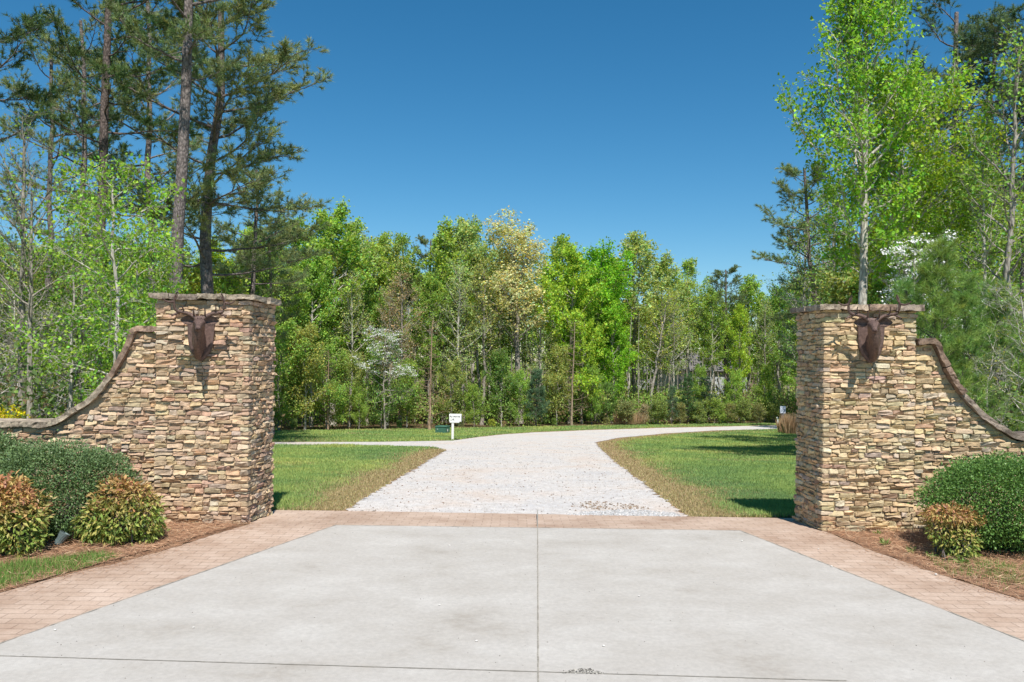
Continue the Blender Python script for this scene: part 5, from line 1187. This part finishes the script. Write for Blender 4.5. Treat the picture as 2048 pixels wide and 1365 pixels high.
pine_at('pine_c', 1840, 34, 170, 'dark pine glimpsed through the forked bright tree', (.13, .20, .085), .9, group=RS)
t = pine_at('pine_c', 1646, 33, 325, 'smaller pine with a leaning dark trunk and sparse crown beside the open sky', (.24, .33, .14), 1.1, .2, RS); t.rotation_euler = (0, R(-6), .2)
put('airy_a', 1606, 36, 420, T, 'feathery blue green tree below the leaning small pine', BL, (.24, .42, .12), 1.15, None, RS)
put('airy_b', 1660, 30, 370, T, 'thin leafed tree between leaning pine and the tall bright tree', BL, (.28, .43, .09), 1.1, None, RS)
put('round_b', 1800, 44, 500, T, 'mid green tree at the sky edge behind the shaded pillar', BL, (.21, .36, .09), .95, None, RS)
put('pine_c', 1600, 51, 590, 'pine_tree', 'grey green pine low behind the shaded pillar', 'pine tree', (.18, .22, .12), .9, None, RS)
put('dogwood', 1830, 19, 472, 'flowering_tree', 'white blossoming tree above the cap of the shaded pillar', 'flowering tree', (.28, .42, .10), .5)
YP = 'young long needled pines behind the sweeping wall'
for px, Y, top, lab in [(1868, 15, 478, 'tallest young pine with long bright needles behind the sweeping wall'), (1930, 16, 545, 'second young pine with long needles, above the steep part of the wall'), (2000, 17, 560, 'young pine with long needles near the view edge'), (1815, 17.5, 560, 'young pine with long needles close to the shaded pillar cap')]:
    put('young_pine_tall', px, Y, top, 'young_pine', lab, 'young pine', (.25, .39, .10), .95, None, YP)
RL = [('twiggy', 1985, 15.5, 690, OLIVE, 'twiggy half bare tree above the low end of the sweeping wall'), ('twiggy', 2040, 15.5, 560, OLIVE, 'grey twiggy tree at the view edge over the sweeping wall'), ('under_c', 1990, 19, 620, MID, 'mid green low tree in the gloom behind the sweeping wall'), ('under_a', 1900, 22, 600, MID, 'mid green low tree behind the young pines'),
      ('under_b', 2060, 20, 600, DEEP, 'dark low tree outside the view edge'), ('under_a', 1760, 26, 530, MID, 'mid green low tree between the pale trunks'), ('under_b', 1690, 27, 540, OLIVE, 'olive low tree above the cap of the shaded pillar'), ('under_c', 1740, 30, 590, MID, 'green low tree at the corner of the shaded pillar cap'),
      ('tall_b', 1840, 38, 400, MID, 'mid green tree far behind the tall bright one'), ('round_a', 1830, 40, 380, MID, 'round green tree far behind the forked trunk'), ('tall_a', 1920, 38, 360, FRESH, 'fresh green tree far behind the young pines'), ('tall_b', 2010, 36, 340, FRESH, 'fresh green tree far behind the view edge pines'), ('round_b', 1760, 46, 440, MID, 'round green tree far behind the shaded pillar')]
for key, px, Y, top, c, lab in RL: put(key, px, Y, top, T if 'twiggy' not in key else 'thicket_tree', lab, BL, c, 1.0, None, RS)
# --- trees deep in the wood: nothing tells them apart
rf = np.random.default_rng(77)
for i in range(64):
    px = -120 + 2300 * (i + rf.uniform(0, 1)) / 64; e = eY(min(max(px, 560), 1560)) if 520 < px < 1580 else 44
    sky_top = float(np.interp(px, [-120, 560, 700, 950, 1100, 1300, 1500, 1620, 2200], [500, 480, 480, 490, 515, 530, 580, 500, 420]))
    key = ['tall_a', 'tall_b', 'tall_c', 'round_b', 'airy_a', 'pine_c'][rf.choice(6, p=[.24, .24, .17, .15, .1, .1])]
    put(key, px, e + rf.uniform(10, 24), sky_top + rf.uniform(5, 70), 'wood_tree', 'slim tree deep in the wood behind the edge trees', 'tree', [FRESH, MID, OLIVE, PALE, DEEP][rf.integers(0, 5)] if key != 'pine_c' else PINE, rf.uniform(.9, 1.25), group='trees deep in the wood')
# --- the far wood and its undergrowth: one mass each
def mass(name, n, label, x0, x1, ylo, yhi, h, size, cols, seed, clump=1.2, lim=None):
    r = np.random.default_rng(seed); m = n // 60
    cx = r.uniform(x0, x1, m); cy = np.array([ylo(x) for x in cx]) + r.random(m) * (yhi - np.array([ylo(x) for x in cx])) if callable(ylo) else r.uniform(ylo, yhi, m)
    if lim: ok = lim(1024 + cx / cy * F); cx, cy = cx[ok], cy[ok]; m = len(cx)
    cz = gz(cy) + r.random(m) ** .8 * h; k = np.repeat(np.arange(m), 60); nn = len(k)
    C = np.stack([cx[k], cy[k], cz[k]], 1) + r.normal(size=(nn, 3)) * clump * np.array([.5, .5, .4]); C[:, 2] = np.maximum(C[:, 2], gz(C[:, 1]) + .02)
    V, Q = leaf_arrays(C, nrm(r.normal(size=(nn, 3)) + [0, 0, .2]), nrm(r.normal(size=(nn, 3)) * .7 + [0, -.4, .6]), size * r.uniform(.6, 1.4, nn), size * .65 * r.uniform(.6, 1.4, nn))
    c = np.array(cols)[r.integers(0, len(cols), m)][k] * r.uniform(.7, 1.3, (nn, 1)); o = link(name, mesh_np(name, V, quads=Q, mat=M['grass'], col=np.repeat(c, 4, 0))); tag(o, label, 'vegetation', kind='stuff')
mass('far_wood', 90000, 'far green depth of the wood between the trunks', -75, 90, 78, 96, 9.0, .34, [MID, FRESH, OLIVE, DEEP], 201, 1.8)
mass('undergrowth', 100000, 'low leafy undergrowth along the foot of the wood', -24, 30, lambda x: edge_y(x) + .6, 64, 2.0, .14, [MID, OLIVE, DEEP, DEEP, (.26, .19, .10)], 202, .8)
mass('undergrowth', 30000, 'undergrowth coloured dark as shade behind the curved wing wall of the orange shrubs', -24, -6.2, 13, 34, 1.8, .12, [DEEP, (.15, .22, .07), (.11, .17, .06), (.2, .15, .08)], 203, .8, lambda u: u < 500)  # leaf greens darkened to stand for the shadow between the plants
mass('undergrowth', 26000, 'undergrowth coloured dark as shade behind the curved wing wall of the round bush', 5.8, 24, 13.5, 34, 1.5, .12, [DEEP, (.15, .22, .07), (.11, .17, .06), (.2, .15, .08)], 204, .8, lambda u: u > 1690)  # shadowed gaps put into the leaf colours here too
# thin stems filling the wood
tb = Tubes(); r = np.random.default_rng(210)
for i in range(300):
    px = r.uniform(540, 1640); Y = eY(px) + r.uniform(4, 24); x = at(px, Y); h = r.uniform(4, 9); d = r.normal(size=2) * .4; P = np.array([[x, Y, float(gz(Y))], [x + d[0] * .4 + r.normal() * .1, Y, float(gz(Y)) + h * .5], [x + d[0], Y + d[1], float(gz(Y)) + h]]); tb.add(P, np.array([1, .75, .3]) * r.uniform(.02, .045), 5)
tag(link('sapling_stems', tb.mesh('sapling_stems', M['pale_bark'])), 'countless thin grey stems standing in the shade of the wood', 'stems', kind='stuff').color = (.85, .83, .8, 1)
